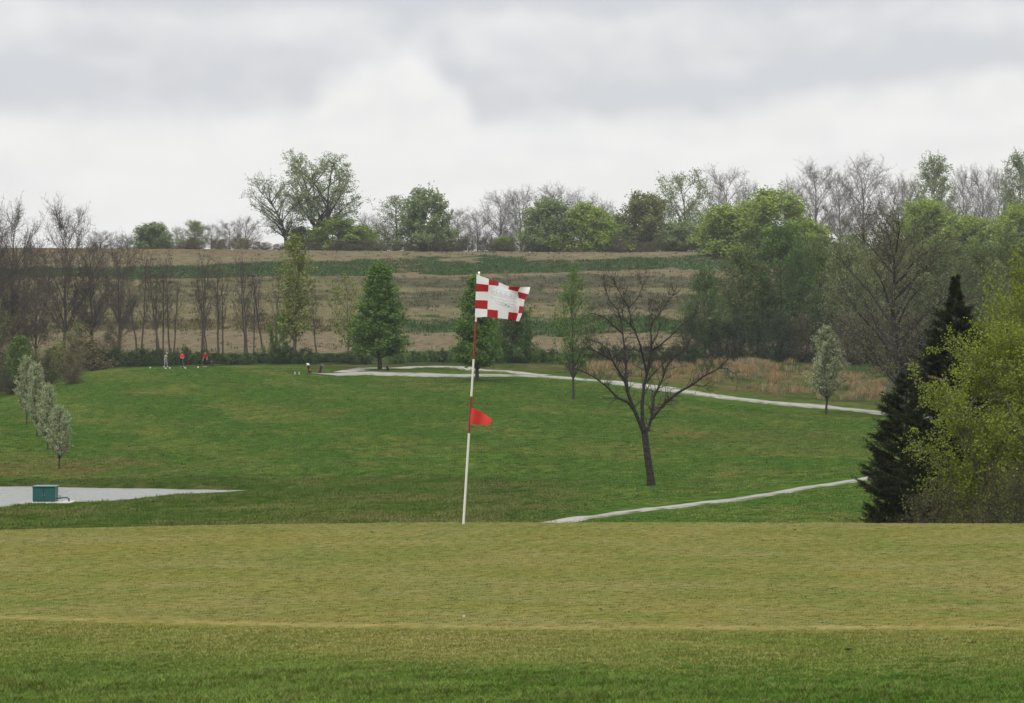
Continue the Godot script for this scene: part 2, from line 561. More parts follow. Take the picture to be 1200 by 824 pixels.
func make_tree(s: Dictionary) -> Array:
	var r := RandomNumberGenerator.new()
	r.seed = s.seed
	var wood := Buf.new()
	var crown := Buf.new()
	var h: float = s.h
	var cb: float = s.cb
	var rad: float = s.r
	var tr: float = s.tr
	var bark := Color(1, 1, 1)
	var stems: int = s.get("stems", 1)
	var top: float = s.get("top", 0.9)
	var axes := []
	for k in stems:
		var ang := TAU * k / stems + r.randf()
		var out: Vector3 = Vector3(cos(ang), 0, sin(ang)) * (rad * s.get("fan", 0.45) if stems > 1 else 0.0)
		var pts := []
		var radii := []
		var off := Vector3.ZERO
		var tall := top * (1.0 if k == 0 else r.randf_range(0.7, 1.0))
		for i in 9:
			var t := i / 8.0
			off += Vector3(r.randf_range(-1, 1), 0, r.randf_range(-1, 1)) * h * s.get("wob", 0.012)
			pts.append(Vector3(s.get("lean", 0.0) * t * t * h, t * tall * h - 0.4 * (1.0 - t), 0) + out * pow(t, 0.8) + (off if i > 1 else Vector3.ZERO))
			radii.append(tr * pow(1.0 - t * 0.93, 0.9) * (1.35 if i == 0 else 1.0) * (1.0 if stems == 1 else 0.75))
		wood.tube(pts, radii, 7, bark)
		axes.append([pts, tall])
	var tipcol: Array = s.get("lc", [Color(1, 1, 1)])
	var n1: int = s.n1
	for i in n1:
		var t := (i + r.randf()) / n1
		if s.get("even", false):
			t = pow(t, 1.3)
		var ax: Array = axes[i % stems]
		var pts: Array = ax[0]
		var y := h * (cb + (1.0 - cb) * t)
		var ang := i * 2.39996 + r.randf_range(-0.5, 0.5)
		var reach := envelope(s.env, t) * rad * r.randf_range(s.get("rmin", 0.55), 1.05)
		var outd := Vector3(cos(ang), 0, sin(ang))
		var ys := clampf(y - reach * s.get("rise", 0.8) - h * 0.03, h * cb * s.get("first", 0.75), h * ax[1] * 0.985)
		var f: float = clampf(ys / (h * ax[1]), 0.0, 1.0) * 8.0
		var fi := mini(int(f), 7)
		var p0: Vector3 = pts[fi].lerp(pts[fi + 1], f - fi)
		var centre := Vector3(s.get("lean", 0.0) * pow(y / h, 2.0) * h, 0, 0)
		var p2 := centre + outd * reach + Vector3(0, y, 0)
		var len := p0.distance_to(p2)
		var p1: Vector3 = p0.lerp(p2, 0.45) + Vector3(0, len * s.get("bow", 0.10), 0) + wander(r) * len * s.get("kink", 0.10)
		var rs: float = tr * clampf(0.16 + 0.34 * len / h, 0.1, 0.55) * s.get("limb", 1.0)
		var lp := []
		var lr := []
		for k in 6:
			var u := k / 5.0
			lp.append(p0 * (1 - u) * (1 - u) + p1 * 2 * u * (1 - u) + p2 * u * u + (wander(r) * len * 0.02 if k > 0 else Vector3.ZERO))
			lr.append(rs * (1.0 - 0.85 * u))
		wood.tube(lp, lr, 5, bark)
		var n2: int = s.n2
		for j in n2:
			var u := lerpf(s.get("in2", 0.28), 1.0, (j + r.randf()) / n2)
			var g := minf(u * 5.0, 4.999)
			var a: Vector3 = lp[int(g)].lerp(lp[int(g) + 1], g - int(g))
			var tan_: Vector3 = (lp[int(g) + 1] - lp[int(g)]).normalized()
			var dir := (tan_ * 0.7 + wander(r) * 0.85 + Vector3(0, s.get("up2", 0.25), 0)).normalized()
			var l2: float = s.l2 * h * r.randf_range(0.55, 1.15)
			var b := a + dir * l2 * 0.55
			var c := b + (dir + wander(r) * 0.5 + Vector3(0, s.get("up2", 0.25) * 0.6, 0)).normalized() * l2 * 0.45
			var w: float = maxf(rs * 0.25 * (1.1 - u * 0.5), s.tw * 1.6)
			wood.tube([a, b, c], [w, w * 0.7, w * 0.35], 3, bark)
			var n3: int = s.n3
			for m in n3:
				var q := (m + r.randf()) / n3
				var st := a.lerp(b, q * 2.0) if q < 0.5 else b.lerp(c, q * 2.0 - 1.0)
				var d3 := (dir * 0.6 + wander(r) + Vector3(0, s.get("up3", 0.25), 0)).normalized()
				var e: Vector3 = st + d3 * s.l3 * h * r.randf_range(0.5, 1.2)
				if s.get("twigs", true):
					wood.twig(st, e, s.tw, wander(r), bark)
					for z in s.get("n4", 0):
						var sp := st.lerp(e, r.randf_range(0.3, 0.9))
						wood.twig(sp, sp + (d3 * 0.7 + wander(r)).normalized() * s.l3 * h * r.randf_range(0.25, 0.6), s.tw * 0.7, wander(r), bark)
				for z in s.get("nl", 0):
					var at: Vector3 = st.lerp(e, r.randf_range(0.2, 1.1)) + wander(r) * s.sig * r.randf()
					if at.y < 0.1:
						continue
					var al := wander(r)
					var ac := al.cross(wander(r)).normalized()
					var col: Color = tipcol[r.randi() % tipcol.size()]
					var br := r.randf_range(0.72, 1.25)
					crown.leaf(at, al, ac, s.ls * r.randf_range(0.7, 1.3), Color(col.r * br, col.g * br, col.b * br))
	return [wood, crown]

var pool := {}

func species(key: String, variants: int, s: Dictionary, bark: Material, leaf: Material) -> void:
	var list := []
	for k in variants:
		var d := s.duplicate()
		d.seed = s.seed + k * 17
		var pair := make_tree(d)
		list.append({"wood": pair[0].mesh(bark), "crown": pair[1].mesh(leaf) if pair[1].v.size() else null, "h": s.h, "r": s.r})
	pool[key] = list

var which := {}

func plant(key: String, called: String, at: Vector3, top_py: float, wide: float, label: String, group := "", leaf: Material = null, bark: Material = null, category := "tree") -> Node3D:
	# a tree at that spot whose top and width match the survey
	var list: Array = pool[key]
	var k: int = which.get(key, 0)
	which[key] = k + 1
	var m: Dictionary = list[k % list.size()]
	var depth := -at.z
	var tall := EYE + (412.0 - top_py) / FOCAL * depth - at.y
	var o := thing(called, at - Vector3(0, 0.05, 0), label, category, group)
	o.rotation.y = fmod(k * 2.1, TAU)
	var sy: float = maxf(tall, 0.5) / m.h
	var sx: float = {"cone": 1.4, "column": 1.35, "pear": 1.05, "thicket": 1.15, "bare": 1.15, "cottonwood": 1.05, "shrub": 1.3}.get(key, 1.1) * (wide * 0.5 / FOCAL * depth) / m.r
	o.scale = Vector3(sx, sy, sx)
	part("trunk", m.wood, o, bark)
	if m.crown:
		part("crown", m.crown, o, leaf)
	return o

func noise_texture(seed_: int, freq: float, lo: Color, hi: Color, size := 512, octaves := 4, mid := -1.0) -> NoiseTexture2D:
	var n := FastNoiseLite.new()
	n.seed = seed_
	n.frequency = freq
	n.fractal_octaves = octaves
	n.fractal_gain = 0.66
	var t := NoiseTexture2D.new()
	t.width = size
	t.height = size
	t.seamless = true
	t.noise = n
	var g := Gradient.new()
	g.set_color(0, lo)
	g.set_color(1, hi)
	if mid >= 0:
		g.set_offset(0, mid)
		g.set_offset(1, 1.0 - mid)
	t.color_ramp = g
	return t

func normal_texture(seed_: int, freq: float, strength: float, size := 512, octaves := 4) -> NoiseTexture2D:
	var n := FastNoiseLite.new()
	n.seed = seed_
	n.frequency = freq
	n.fractal_octaves = octaves
	var t := NoiseTexture2D.new()
	t.width = size
	t.height = size
	t.seamless = true
	t.as_normal_map = true
	t.bump_strength = strength
	t.noise = n
	return t

func matte(col: Color, rough := 0.9) -> StandardMaterial3D:
	var m := StandardMaterial3D.new()
	m.albedo_color = col.linear_to_srgb()
	m.vertex_color_use_as_albedo = true
	m.roughness = rough
	m.metallic_specular = 0.12
	return m

func leafy(col: Color, through := 0.7) -> StandardMaterial3D:
	var m := matte(col, 0.75)
	m.backlight_enabled = true
	m.backlight = Color(through, through, through * 0.7)
	m.cull_mode = BaseMaterial3D.CULL_DISABLED
	return m

func make_materials() -> void:
	var turf := matte(Color(1, 1, 1), 0.95)
	turf.uv1_triplanar = true
	turf.uv1_world_triplanar = true
	turf.uv1_scale = Vector3(0.029, 0.029, 0.029)
	turf.albedo_texture = noise_texture(5, 0.022, Color(0.74, 0.78, 0.70), Color(1, 1, 0.97), 1024, 7, 0.2)
	turf.normal_enabled = true
	turf.normal_texture = normal_texture(6, 0.05, 6.0, 1024, 5)
	turf.normal_scale = 0.6
	turf.metallic_specular = 0.0
	mats.turf = turf
	var green := matte(Color(1, 1, 1), 0.9)
	green.uv1_triplanar = true
	green.uv1_world_triplanar = true
	green.uv1_scale = Vector3(0.23, 0.23, 0.23)
	green.albedo_texture = noise_texture(15, 0.03, Color(0.83, 0.85, 0.79), Color(1, 1, 1), 1024, 7, 0.2)
	green.normal_enabled = true
	green.normal_texture = normal_texture(16, 0.12, 5.0, 1024)
	green.normal_scale = 0.5
	green.metallic_specular = 0.0
	mats.green = green
	var water := StandardMaterial3D.new()
	water.albedo_color = Color(0.14, 0.145, 0.135).linear_to_srgb()
	water.roughness = 0.3
	water.metallic_specular = 0.85
	water.uv1_triplanar = true
	water.uv1_world_triplanar = true
	water.uv1_scale = Vector3(0.09, 0.09, 0.2)
	water.normal_enabled = true
	water.normal_texture = normal_texture(26, 0.018, 12.0)
	water.normal_scale = 3.0
	mats.water = water
	var gravel := matte(Color(1, 1, 1), 0.95)
	gravel.uv1_triplanar = true
	gravel.uv1_world_triplanar = true
	gravel.uv1_scale = Vector3(0.5, 0.5, 0.5)
	gravel.albedo_texture = noise_texture(35, 0.08, Color(0.74, 0.73, 0.70), Color(1, 1, 1), 512, 4, 0.2)
	mats.gravel = gravel
	mats.bark_grey = matte(Color(0.115, 0.102, 0.090))
	mats.bark_brown = matte(Color(0.105, 0.088, 0.074))
	mats.bark_dark = matte(Color(0.055, 0.049, 0.045))
	mats.bark_mid = matte(Color(0.080, 0.067, 0.057))
	mats.bark_pale = matte(Color(0.20, 0.18, 0.165))
	var bark := matte(Color(0.082, 0.073, 0.067))
	bark.uv1_triplanar = true
	bark.uv1_scale = Vector3(1.1, 0.25, 1.1)
	bark.albedo_texture = noise_texture(55, 0.03, Color(0.45, 0.44, 0.43), Color(1, 1, 1), 512, 6, 0.25)
	bark.normal_enabled = true
	bark.normal_texture = normal_texture(56, 0.04, 14.0)
	mats.bark_rough = bark
	mats.leaf_mid = leafy(Color(0.210, 0.262, 0.115))
	mats.leaf_lime = leafy(Color(0.250, 0.330, 0.066))
	mats.leaf_olive = leafy(Color(0.180, 0.190, 0.072))
	mats.leaf_deep = leafy(Color(0.090, 0.150, 0.046))
	mats.leaf_dark = leafy(Color(0.055, 0.085, 0.034))
	mats.leaf_fresh = leafy(Color(0.115, 0.200, 0.044))
	mats.leaf_bud = leafy(Color(0.165, 0.140, 0.085))
	mats.leaf_yellow = leafy(Color(0.210, 0.250, 0.060))
	mats.leaf_sharp = leafy(Color(0.195, 0.240, 0.036))
	mats.leaf_wood = leafy(Color(0.125, 0.165, 0.058))
	mats.leaf_dim = leafy(Color(0.105, 0.105, 0.045))
	mats.leaf_haze = leafy(Color(0.165, 0.168, 0.095))
	mats.blossom = leafy(Color(1, 1, 1), 0.3)
	mats.needle = matte(Color(1, 1, 1), 0.8)
	mats.plain = matte(Color(1, 1, 1), 0.8)
	mats.cloth = matte(Color(1, 1, 1), 0.9)
	mats.paint = matte(Color(1, 1, 1), 0.35)
	mats.paint.metallic_specular = 0.5
	mats.blade = leafy(Color(1, 1, 1), 0.4)

func build_sky() -> void:
	var w := 2048
	var hh := 1024
	var im := Image.create(w, hh, false, Image.FORMAT_RGBF)
	var puff := FastNoiseLite.new()
	puff.seed = 71
	puff.frequency = 1.0
	puff.fractal_octaves = 5
	# the ragged lower edge of the grey cloud deck, above a bright band: [azimuth, elevation] in degrees
	var edge := [[-40.0, 6.3], [-26.0, 5.7], [-18.0, 6.0], [-11.5, 5.45], [-7.6, 5.3], [-5.1, 5.55], [-4.0, 6.1], [-3.2, 6.55], [-2.4, 6.8], [-1.75, 6.5], [-1.3, 5.95], [-0.75, 5.35], [1.9, 5.3], [4.8, 5.55], [7.6, 5.95], [11.3, 6.3], [17.0, 5.8], [26.0, 6.2], [40.0, 5.6]]
	for y in hh:
		var el := 90.0 - (y + 0.5) / hh * 180.0
		if el < -1.0:
			for x in w:
				im.set_pixel(x, y, Color(0.14, 0.15, 0.09))
			continue
		var e := deg_to_rad(maxf(el, 0.0))
		var rise := 0.86 * (1.0 + 1.9 * sin(e) * smoothstep(0.0, 0.35, e))
		for x in w:
			var az := wrapf((x + 0.5) / w * 360.0, -180.0, 180.0)
			var a := deg_to_rad(az)
			# cloud deck seen in perspective: features flatten towards the horizon
			var far := 1.0 / (sin(e) + 0.10)
			var px := sin(a) * far
			var pz := cos(a) * far
			var wave := puff.get_noise_3d(px * 0.55, pz * 0.55, 3.0)
			var grey := smoothstep(-0.05, 0.42, wave) * smoothstep(3.2, 9.5, el) * 0.62
			if el < 14.0:
				var wx := az + 0.45 * puff.get_noise_3d(az * 0.45, el * 0.6, 11.0)
				var low := 5.9 + 0.8 * puff.get_noise_3d(az * 0.08, 4.0, 7.0)
				for k in edge.size() - 1:
					if wx >= edge[k][0] and wx < edge[k + 1][0]:
						var t: float = (wx - edge[k][0]) / (edge[k + 1][0] - edge[k][0])
						low = lerpf(edge[k][1], edge[k + 1][1], t * t * (3.0 - 2.0 * t))
				var wy := el + 0.22 * puff.get_noise_3d(az * 0.5, el * 1.1, 29.0) - low
				var under := smoothstep(-0.6, 0.5, wy)
				var g := under * (0.30 + 0.66 * exp(-maxf(wy, 0.0) / 0.75) * (0.8 + 0.9 * puff.get_noise_3d(az * 0.2, el * 0.5, 51.0)))
				g += 0.85 * smoothstep(7.35 + 0.5 * puff.get_noise_3d(az * 0.35, 2.0, 90.0), 8.15, el) * smoothstep(-0.25, 0.25, puff.get_noise_3d(az * 0.12, el * 0.3, 33.0) + 0.12)
				g *= 1.0 + 0.5 * puff.get_noise_3d(az * 0.4, el * 1.0, 64.0)
				grey = lerpf(grey, clampf(g, 0.0, 1.4), smoothstep(14.0, 8.6, el))
			var soft := 0.05 * puff.get_noise_3d(az * 0.22, el * 0.95, 80.0) + 0.03 * puff.get_noise_3d(az * 0.7, el * 1.7, 95.0)
			grey = clampf(grey + 0.22 * maxf(0.0, puff.get_noise_3d(az * 0.10, el * 0.75, 120.0)) * smoothstep(1.5, 3.5, el) + 0.16 * puff.get_noise_3d(az * 0.8, el * 1.4, 140.0) * smoothstep(3.0, 5.5, el), 0.0, 1.5)
			var lum := rise * (1.0 + soft) * (1.0 - 0.41 * grey)
			im.set_pixel(x, y, Color(lum * (1.0 - 0.060 * grey), lum * (0.996 - 0.012 * grey), lum * (0.98 + 0.085 * grey)))
	var tex := ImageTexture.create_from_image(im)
	var sm := PanoramaSkyMaterial.new()
	sm.panorama = tex
	var sky := Sky.new()
	sky.sky_material = sm
	var env := Environment.new()
	env.background_mode = Environment.BG_SKY
	env.sky = sky
	env.tonemap_mode = Environment.TONE_MAPPER_LINEAR
	env.tonemap_exposure = 1.0
	env.sdfgi_enabled = true
	env.ssao_enabled = true
	env.ssil_enabled = true
	env.fog_enabled = true
	env.fog_density = 0.0001
	env.fog_light_color = Color(0.86, 0.89, 0.93)
	var we := WorldEnvironment.new()
	we.environment = env
	add_child(we)

# ------------------------------------------------------------------ grass
func tuft(seed_: int, blades: int, tall: float, spread: float, width: float, lay := 0.5) -> Buf:
	var r := RandomNumberGenerator.new()
	r.seed = seed_
	var b := Buf.new()
	for i in blades:
		var a := r.randf() * TAU
		var foot := Vector3(cos(a), 0, sin(a)) * spread * sqrt(r.randf())
		var bend := Vector3(cos(a + r.randf_range(-1, 1)), 0, sin(a + r.randf_range(-1, 1))) * tall * lay * r.randf_range(0.3, 1.2)
		var hh := tall * r.randf_range(0.55, 1.1)
		var s := Vector3(-sin(a + r.randf()), 0, cos(a + r.randf())) * width
		var mid := foot + bend * 0.35 + Vector3(0, hh * 0.6, 0)
		var tip := foot + bend + Vector3(0, hh, 0)
		var g := r.randf_range(0.75, 1.25)
		var col := Color(g, g, g)
		b.quad(foot - s - Vector3(0, tall * 0.1, 0), mid - s * 0.8, mid + s * 0.8, foot + s - Vector3(0, tall * 0.1, 0), col)
		b.tri(mid - s * 0.8, tip, mid + s * 0.8, col)
	return b

func scatter(called: String, mesh: ArrayMesh, spots: Array, label: String, category: String) -> void:
	# spots: [position, turn, scale, colour]
	var mm := MultiMesh.new()
	mm.transform_format = MultiMesh.TRANSFORM_3D
	mm.use_colors = true
	mm.mesh = mesh
	mm.instance_count = spots.size()
	for i in spots.size():
		var s: Array = spots[i]
		mm.set_instance_transform(i, Transform3D(Basis(Vector3.UP, s[1]).scaled(Vector3.ONE * s[2]), s[0]))
		mm.set_instance_color(i, s[3])
	var o := MultiMeshInstance3D.new()
	o.name = called
	o.multimesh = mm
	o.set_meta("kind", "stuff")
	tag(o, label, category)
	add_child(o)

func build_grass() -> void:
	rng.seed = 404
	var spots := []
	while spots.size() < 48000:
		var dep := rng.randf_range(9.5, 15.0)
		var x := rng.randf_range(-1, 1) * (1.6 + dep * 0.24)
		var n1 := broad.get_noise_2d(x * 12.0, dep * 12.0)
		var n2 := fine.get_noise_2d(x * 8.0, dep * 8.0)
		var edge := 13.15 + 0.5 * n1 + 0.25 * n2
		if dep > edge:
			continue
		var g := mix3(Color(0.074, 0.150, 0.022), Color(0.135, 0.195, 0.042), 0.5 + n1 * 0.9 + n2 * 0.5)
		if rng.randf() < 0.12:
			g = Color(0.14, 0.14, 0.05)
		var k := rng.randf_range(0.75, 1.2)
		var size := rng.randf_range(0.6, 1.15) * lerpf(1.0, 0.45, smoothstep(edge - 1.0, edge, dep)) * (1.0 + 0.5 * n2)
		spots.append([Vector3(x, near_height(x, dep), -dep), rng.randf() * TAU, size, Color(g.r * k, g.g * k, g.b * k)])
	scatter("rough_grass", tuft(7, 22, 0.036, 0.032, 0.0012, 0.7).mesh(mats.blade), spots, "long green grass in the foreground below the putting green", "grass")
	spots = []
	while spots.size() < 26000:
		var dep := rng.randf_range(12.3, 15.3)
		var x := rng.randf_range(-1, 1) * (1.6 + dep * 0.24)
		if dep > front_line(x) - 0.12:
			continue
		var n1 := broad.get_noise_2d(x * 12.0 + 33.0, dep * 12.0)
		var n2 := fine.get_noise_2d(x * 8.0, dep * 8.0)
		var g := mix3(Color(0.160, 0.205, 0.050), Color(0.270, 0.245, 0.090), 0.35 + n1 * 0.7 + n2 * 0.5 + 0.35 * smoothstep(13.6, 14.6, dep))
		var k := rng.randf_range(0.8, 1.2)
		spots.append([Vector3(x, near_height(x, dep), -dep), rng.randf() * TAU, rng.randf_range(0.6, 1.1), Color(g.r * k, g.g * k, g.b * k)])
	scatter("fringe_grass", tuft(8, 16, 0.014, 0.04, 0.0014, 0.9).mesh(mats.blade), spots, "short olive fringe grass along the front edge of the putting green", "grass")
	# unmown banks round the pond and the damp hollow beside it
	spots = []
	while spots.size() < 8000:
		var dep := rng.randf_range(118.0, 166.0)
		var px := rng.randf_range(-120.0, 720.0)
		var x := (px - 600.0) / FOCAL * dep
		var n2 := fine.get_noise_2d(x * 1.2, dep * 1.2)
		var n1 := broad.get_noise_2d(x * 3.0, dep * 3.0)
		if px > 520.0 and rng.randf() < (px - 520.0) / 200.0:
			continue
		if px < 300.0 and dep > shore_near(px) - 0.4 and dep < shore_far(px) + 0.3:
			continue
		if dep > 163.5 + 2.0 * n2:
			continue
		if n2 + 0.6 * n1 < -0.12 and rng.randf() < 0.85:
			continue
		var g := mix3(Color(0.070, 0.125, 0.020), Color(0.180, 0.165, 0.060), 0.3 + 0.8 * n1 + rng.randf_range(-0.3, 0.3))
		if dep > 156.0 and px < 300.0:
			g = mix3(g, Color(0.040, 0.085, 0.014), 0.7)
		spots.append([Vector3(x, height(x, dep) - 0.02, -dep), rng.randf() * TAU, rng.randf_range(0.5, 1.25), g])
	scatter("bank_grass", tuft(9, 14, 0.14, 0.25, 0.012, 1.0).mesh(mats.blade), spots, "unmown green and straw coloured grass on the banks round the pond", "grass")
	# mown turf of the slope: short clumps that break the sheet
	spots = []
	while spots.size() < 84000:
		var dep := 118.0 + 172.0 * pow(rng.randf(), 0.85)
		var px := rng.randf_range(-60.0, 1120.0)
		var x := (px - 600.0) / FOCAL * dep
		if dep > 285.0 - 48.0 * smoothstep(640.0, 1040.0, px) - 30.0 * smoothstep(60.0, 0.0, px) or (px > 370.0 and dep > 270.0 - 42.0 * smoothstep(600.0, 1040.0, px)):
			continue
		if dep < 164.0 and px < 560.0:
			continue
		if dep < 164.0 and px > 630.0 and absf(412.0 - (height(x, dep) - EYE) / dep * FOCAL - lerpf(611.0, 551.0, (px - 649.0) / 440.0)) < 5.5:
			continue
		var g := ground_color(x, dep, px)
		var k := rng.randf_range(1.1, 2.2)
		spots.append([Vector3(x, height(x, dep) - 0.004, -dep), rng.randf() * TAU, rng.randf_range(0.5, 1.3), Color(g.r * k, g.g * k, g.b * k)])
	scatter("mown_grass", tuft(12, 10, 0.055, 0.28, 0.018, 1.6).mesh(mats.blade), spots, "short mown grass on the slope between the pond and the tee", "grass")
	spots = []
	while spots.size() < 60000:
		var dep := rng.randf_range(14.5, 24.8)
		var x := rng.randf_range(-1, 1) * (1.0 + dep * 0.235)
		if on_green(x, dep) < -0.15 or (absf(on_green(x, dep)) < 0.09 and rng.randf() < 0.6) or dep > crest_depth(x) + 1.5:
			continue
		var n2 := fine.get_noise_2d(x * 9.0, dep * 9.0)
		var g := mix3(Color(0.195, 0.172, 0.064), Color(0.130, 0.160, 0.050), 0.45 + 0.6 * n2 + rng.randf_range(-0.5, 0.5))
		var k := rng.randf_range(0.75, 1.45)
		spots.append([Vector3(x, near_height(x, dep) + 0.007, -dep), rng.randf() * TAU, rng.randf_range(0.5, 1.3), Color(g.r * k, g.g * k, g.b * k)])
	scatter("green_grass", tuft(13, 12, 0.006, 0.03, 0.0016, 2.0).mesh(mats.blade), spots, "closely cut yellowish grass of the putting green", "grass")
	# tall dry grass between the cart path and the wood
	spots = []
	while spots.size() < 2200:
		var px := rng.randf_range(690.0, 1130.0)
		var dep := rng.randf_range(252.0, 318.0)
		var x := (px - 600.0) / FOCAL * dep
		var n1 := broad.get_noise_2d(x * 4.0, dep * 4.0)
		var n2 := fine.get_noise_2d(x * 1.5, dep * 1.5)
		var start := lerpf(289.0, 262.0, clampf((px - 690.0) / 260.0, 0.0, 1.0))
		if dep < start or n1 + 0.7 * n2 < 0.16:
			continue
		if px < 790.0 and not (px > 695.0 and px < 735.0) and rng.randf() < 0.6:
			continue
		var g := mix3(Color(0.30, 0.185, 0.090), Color(0.27, 0.225, 0.135), rng.randf() - 0.9 * n2 + 0.25)
		if rng.randf() < 0.3:
			g = Color(0.12, 0.14, 0.06)
		spots.append([Vector3(x, height(x, dep) - 0.05, -dep), rng.randf() * TAU, rng.randf_range(0.5, 1.2) * (1.0 + 0.8 * maxf(0.0, n2)), g])
	scatter("dry_grass", tuft(10, 16, 0.65, 0.35, 0.022, 0.45).mesh(mats.blade), spots, "tall orange brown dry grass between the cart path and the wood", "grass")
	# rough grass on the terrace risers
	spots = []
	while spots.size() < 15000:
		var dep := rng.randf_range(335.0, 618.0)
		var px := rng.randf_range(-60.0, 1000.0)
		var x := (px - 600.0) / FOCAL * dep
		var td := terrace_depth(x, dep)
		var i := band_of(td)
		if i < 0:
			continue
		var kind: int = BANDS[i][2]
		var n2 := fine.get_noise_2d(x * 1.2, dep * 1.2)
		if (kind == 0 and rng.randf() < 0.97) or (kind == 1 and (rng.randf() < 0.55 or n2 < 0.0)):
			continue
		var g := Color(0.14, 0.118, 0.08)
		if kind == 2:
			g = mix3(Color(0.044, 0.098, 0.030), Color(0.085, 0.118, 0.042), rng.randf())
			if i == 1 and px < 430.0:
				g = Color(0.13, 0.115, 0.06)
		elif rng.randf() < 0.35 + n2:
			g = Color(0.095, 0.110, 0.052)
		spots.append([Vector3(x, height(x, dep) - 0.05, -dep), rng.randf() * TAU, rng.randf_range(0.5, 1.3), g])
	scatter("hillside_grass", tuft(11, 12, 0.45, 0.6, 0.05, 0.9).mesh(mats.blade), spots, "rough grass clumps on the terraces of the far hillside", "grass")

# ------------------------------------------------------------------ planting plan
func make_species() -> void:
	species("bare", 4, {"seed": 100, "h": 16.0, "cb": 0.22, "r": 5.2, "env": 2, "tr": 0.30, "n1": 24, "n2": 11, "n3": 8, "n4": 3, "l2": 0.17, "l3": 0.085, "tw": 0.019, "rise": 1.1, "up2": 0.4, "up3": 0.4, "top": 0.86}, mats.bark_grey, null)
	species("thin", 4, {"seed": 200, "h": 11.0, "cb": 0.40, "r": 1.5, "env": 2, "tr": 0.16, "n1": 14, "n2": 5, "n3": 4, "n4": 1, "l2": 0.14, "l3": 0.07, "tw": 0.013, "rise": 1.6, "up2": 0.5, "up3": 0.4, "top": 0.95, "wob": 0.008}, mats.bark_brown, null)
	species("cottonwood", 3, {"seed": 300, "h": 20.0, "cb": 0.28, "r": 8.0, "env": 2, "tr": 0.45, "n1": 22, "n2": 10, "n3": 6, "nl": 6, "l2": 0.16, "l3": 0.075, "tw": 0.018, "sig": 0.5, "ls": 0.34, "rise": 1.2, "up2": 0.3, "top": 0.8, "rmin": 0.7, "in2": 0.45}, mats.bark_grey, mats.leaf_mid)
	species("sparse", 3, {"seed": 350, "h": 14.0, "cb": 0.18, "r": 5.0, "env": 3, "tr": 0.25, "n1": 28, "n2": 10, "n3": 6, "nl": 6, "l2": 0.17, "l3": 0.08, "tw": 0.018, "sig": 0.5, "ls": 0.25, "rise": 1.2, "up2": 0.35, "top": 0.85, "rmin": 0.5}, mats.bark_brown, mats.leaf_olive)
	species("thicket", 4, {"seed": 400, "h": 8.0, "cb": 0.04, "r": 4.2, "env": 4, "tr": 0.14, "stems": 5, "fan": 0.5, "n1": 34, "n2": 9, "n3": 6, "nl": 8, "l2": 0.18, "l3": 0.10, "tw": 0.014, "sig": 0.45, "ls": 0.28, "rise": 0.9, "up2": 0.3, "top": 0.8, "rmin": 0.55}, mats.bark_brown, mats.leaf_mid)
	species("shrub", 4, {"seed": 500, "h": 2.6, "cb": 0.02, "r": 1.9, "env": 4, "tr": 0.05, "stems": 5, "fan": 0.6, "n1": 22, "n2": 7, "n3": 4, "nl": 5, "l2": 0.2, "l3": 0.11, "tw": 0.008, "sig": 0.16, "ls": 0.14, "rise": 0.7, "top": 0.8}, mats.bark_dark, mats.leaf_dark)
	species("brush", 3, {"seed": 540, "h": 5.0, "cb": 0.05, "r": 2.6, "env": 4, "tr": 0.07, "stems": 6, "fan": 0.6, "n1": 34, "n2": 8, "n3": 5, "n4": 2, "nl": 3, "l2": 0.2, "l3": 0.11, "tw": 0.011, "sig": 0.25, "ls": 0.14, "rise": 1.1, "up2": 0.4, "top": 0.9}, mats.bark_brown, mats.leaf_bud)
	species("cone", 2, {"seed": 600, "h": 11.0, "cb": 0.16, "r": 3.0, "env": 1, "tr": 0.17, "n1": 60, "n2": 8, "n3": 5, "nl": 8, "l2": 0.09, "l3": 0.05, "tw": 0.012, "sig": 0.25, "ls": 0.20, "rise": 0.7, "up2": 0.5, "up3": 0.5, "top": 0.97, "first": 0.9, "rmin": 0.6}, mats.bark_dark, mats.leaf_fresh)
	species("column", 2, {"seed": 650, "h": 12.0, "cb": 0.25, "r": 1.9, "env": 5, "tr": 0.17, "n1": 40, "n2": 6, "n3": 4, "nl": 4, "l2": 0.08, "l3": 0.045, "tw": 0.012, "sig": 0.25, "ls": 0.20, "rise": 1.2, "up2": 0.5, "top": 0.97}, mats.bark_brown, mats.leaf_yellow)
	species("pear", 3, {"seed": 700, "h": 5.0, "cb": 0.24, "r": 1.35, "env": 3, "tr": 0.075, "n1": 44, "n2": 7, "n3": 4, "nl": 26, "l2": 0.09, "l3": 0.05, "tw": 0.006, "rmin": 0.35, "sig": 0.12, "ls": 0.055, "rise": 1.5, "up2": 0.5, "up3": 0.5, "top": 0.95, "first": 0.95,
		"lc": [Color(0.46, 0.47, 0.34), Color(0.58, 0.57, 0.45), Color(0.30, 0.34, 0.19), Color(0.24, 0.30, 0.12), Color(0.16, 0.22, 0.07), Color(0.24, 0.28, 0.14), Color(0.17, 0.23, 0.08)]}, mats.bark_dark, mats.blossom)
	species("sapling", 1, {"seed": 760, "h": 8.0, "cb": 0.3, "r": 2.2, "env": 2, "tr": 0.11, "n1": 20, "n2": 7, "n3": 4, "nl": 3, "l2": 0.12, "l3": 0.07, "tw": 0.010, "sig": 0.2, "ls": 0.15, "rise": 1.4, "up2": 0.5, "lean": -0.06, "top": 0.9}, mats.bark_grey, mats.leaf_yellow)
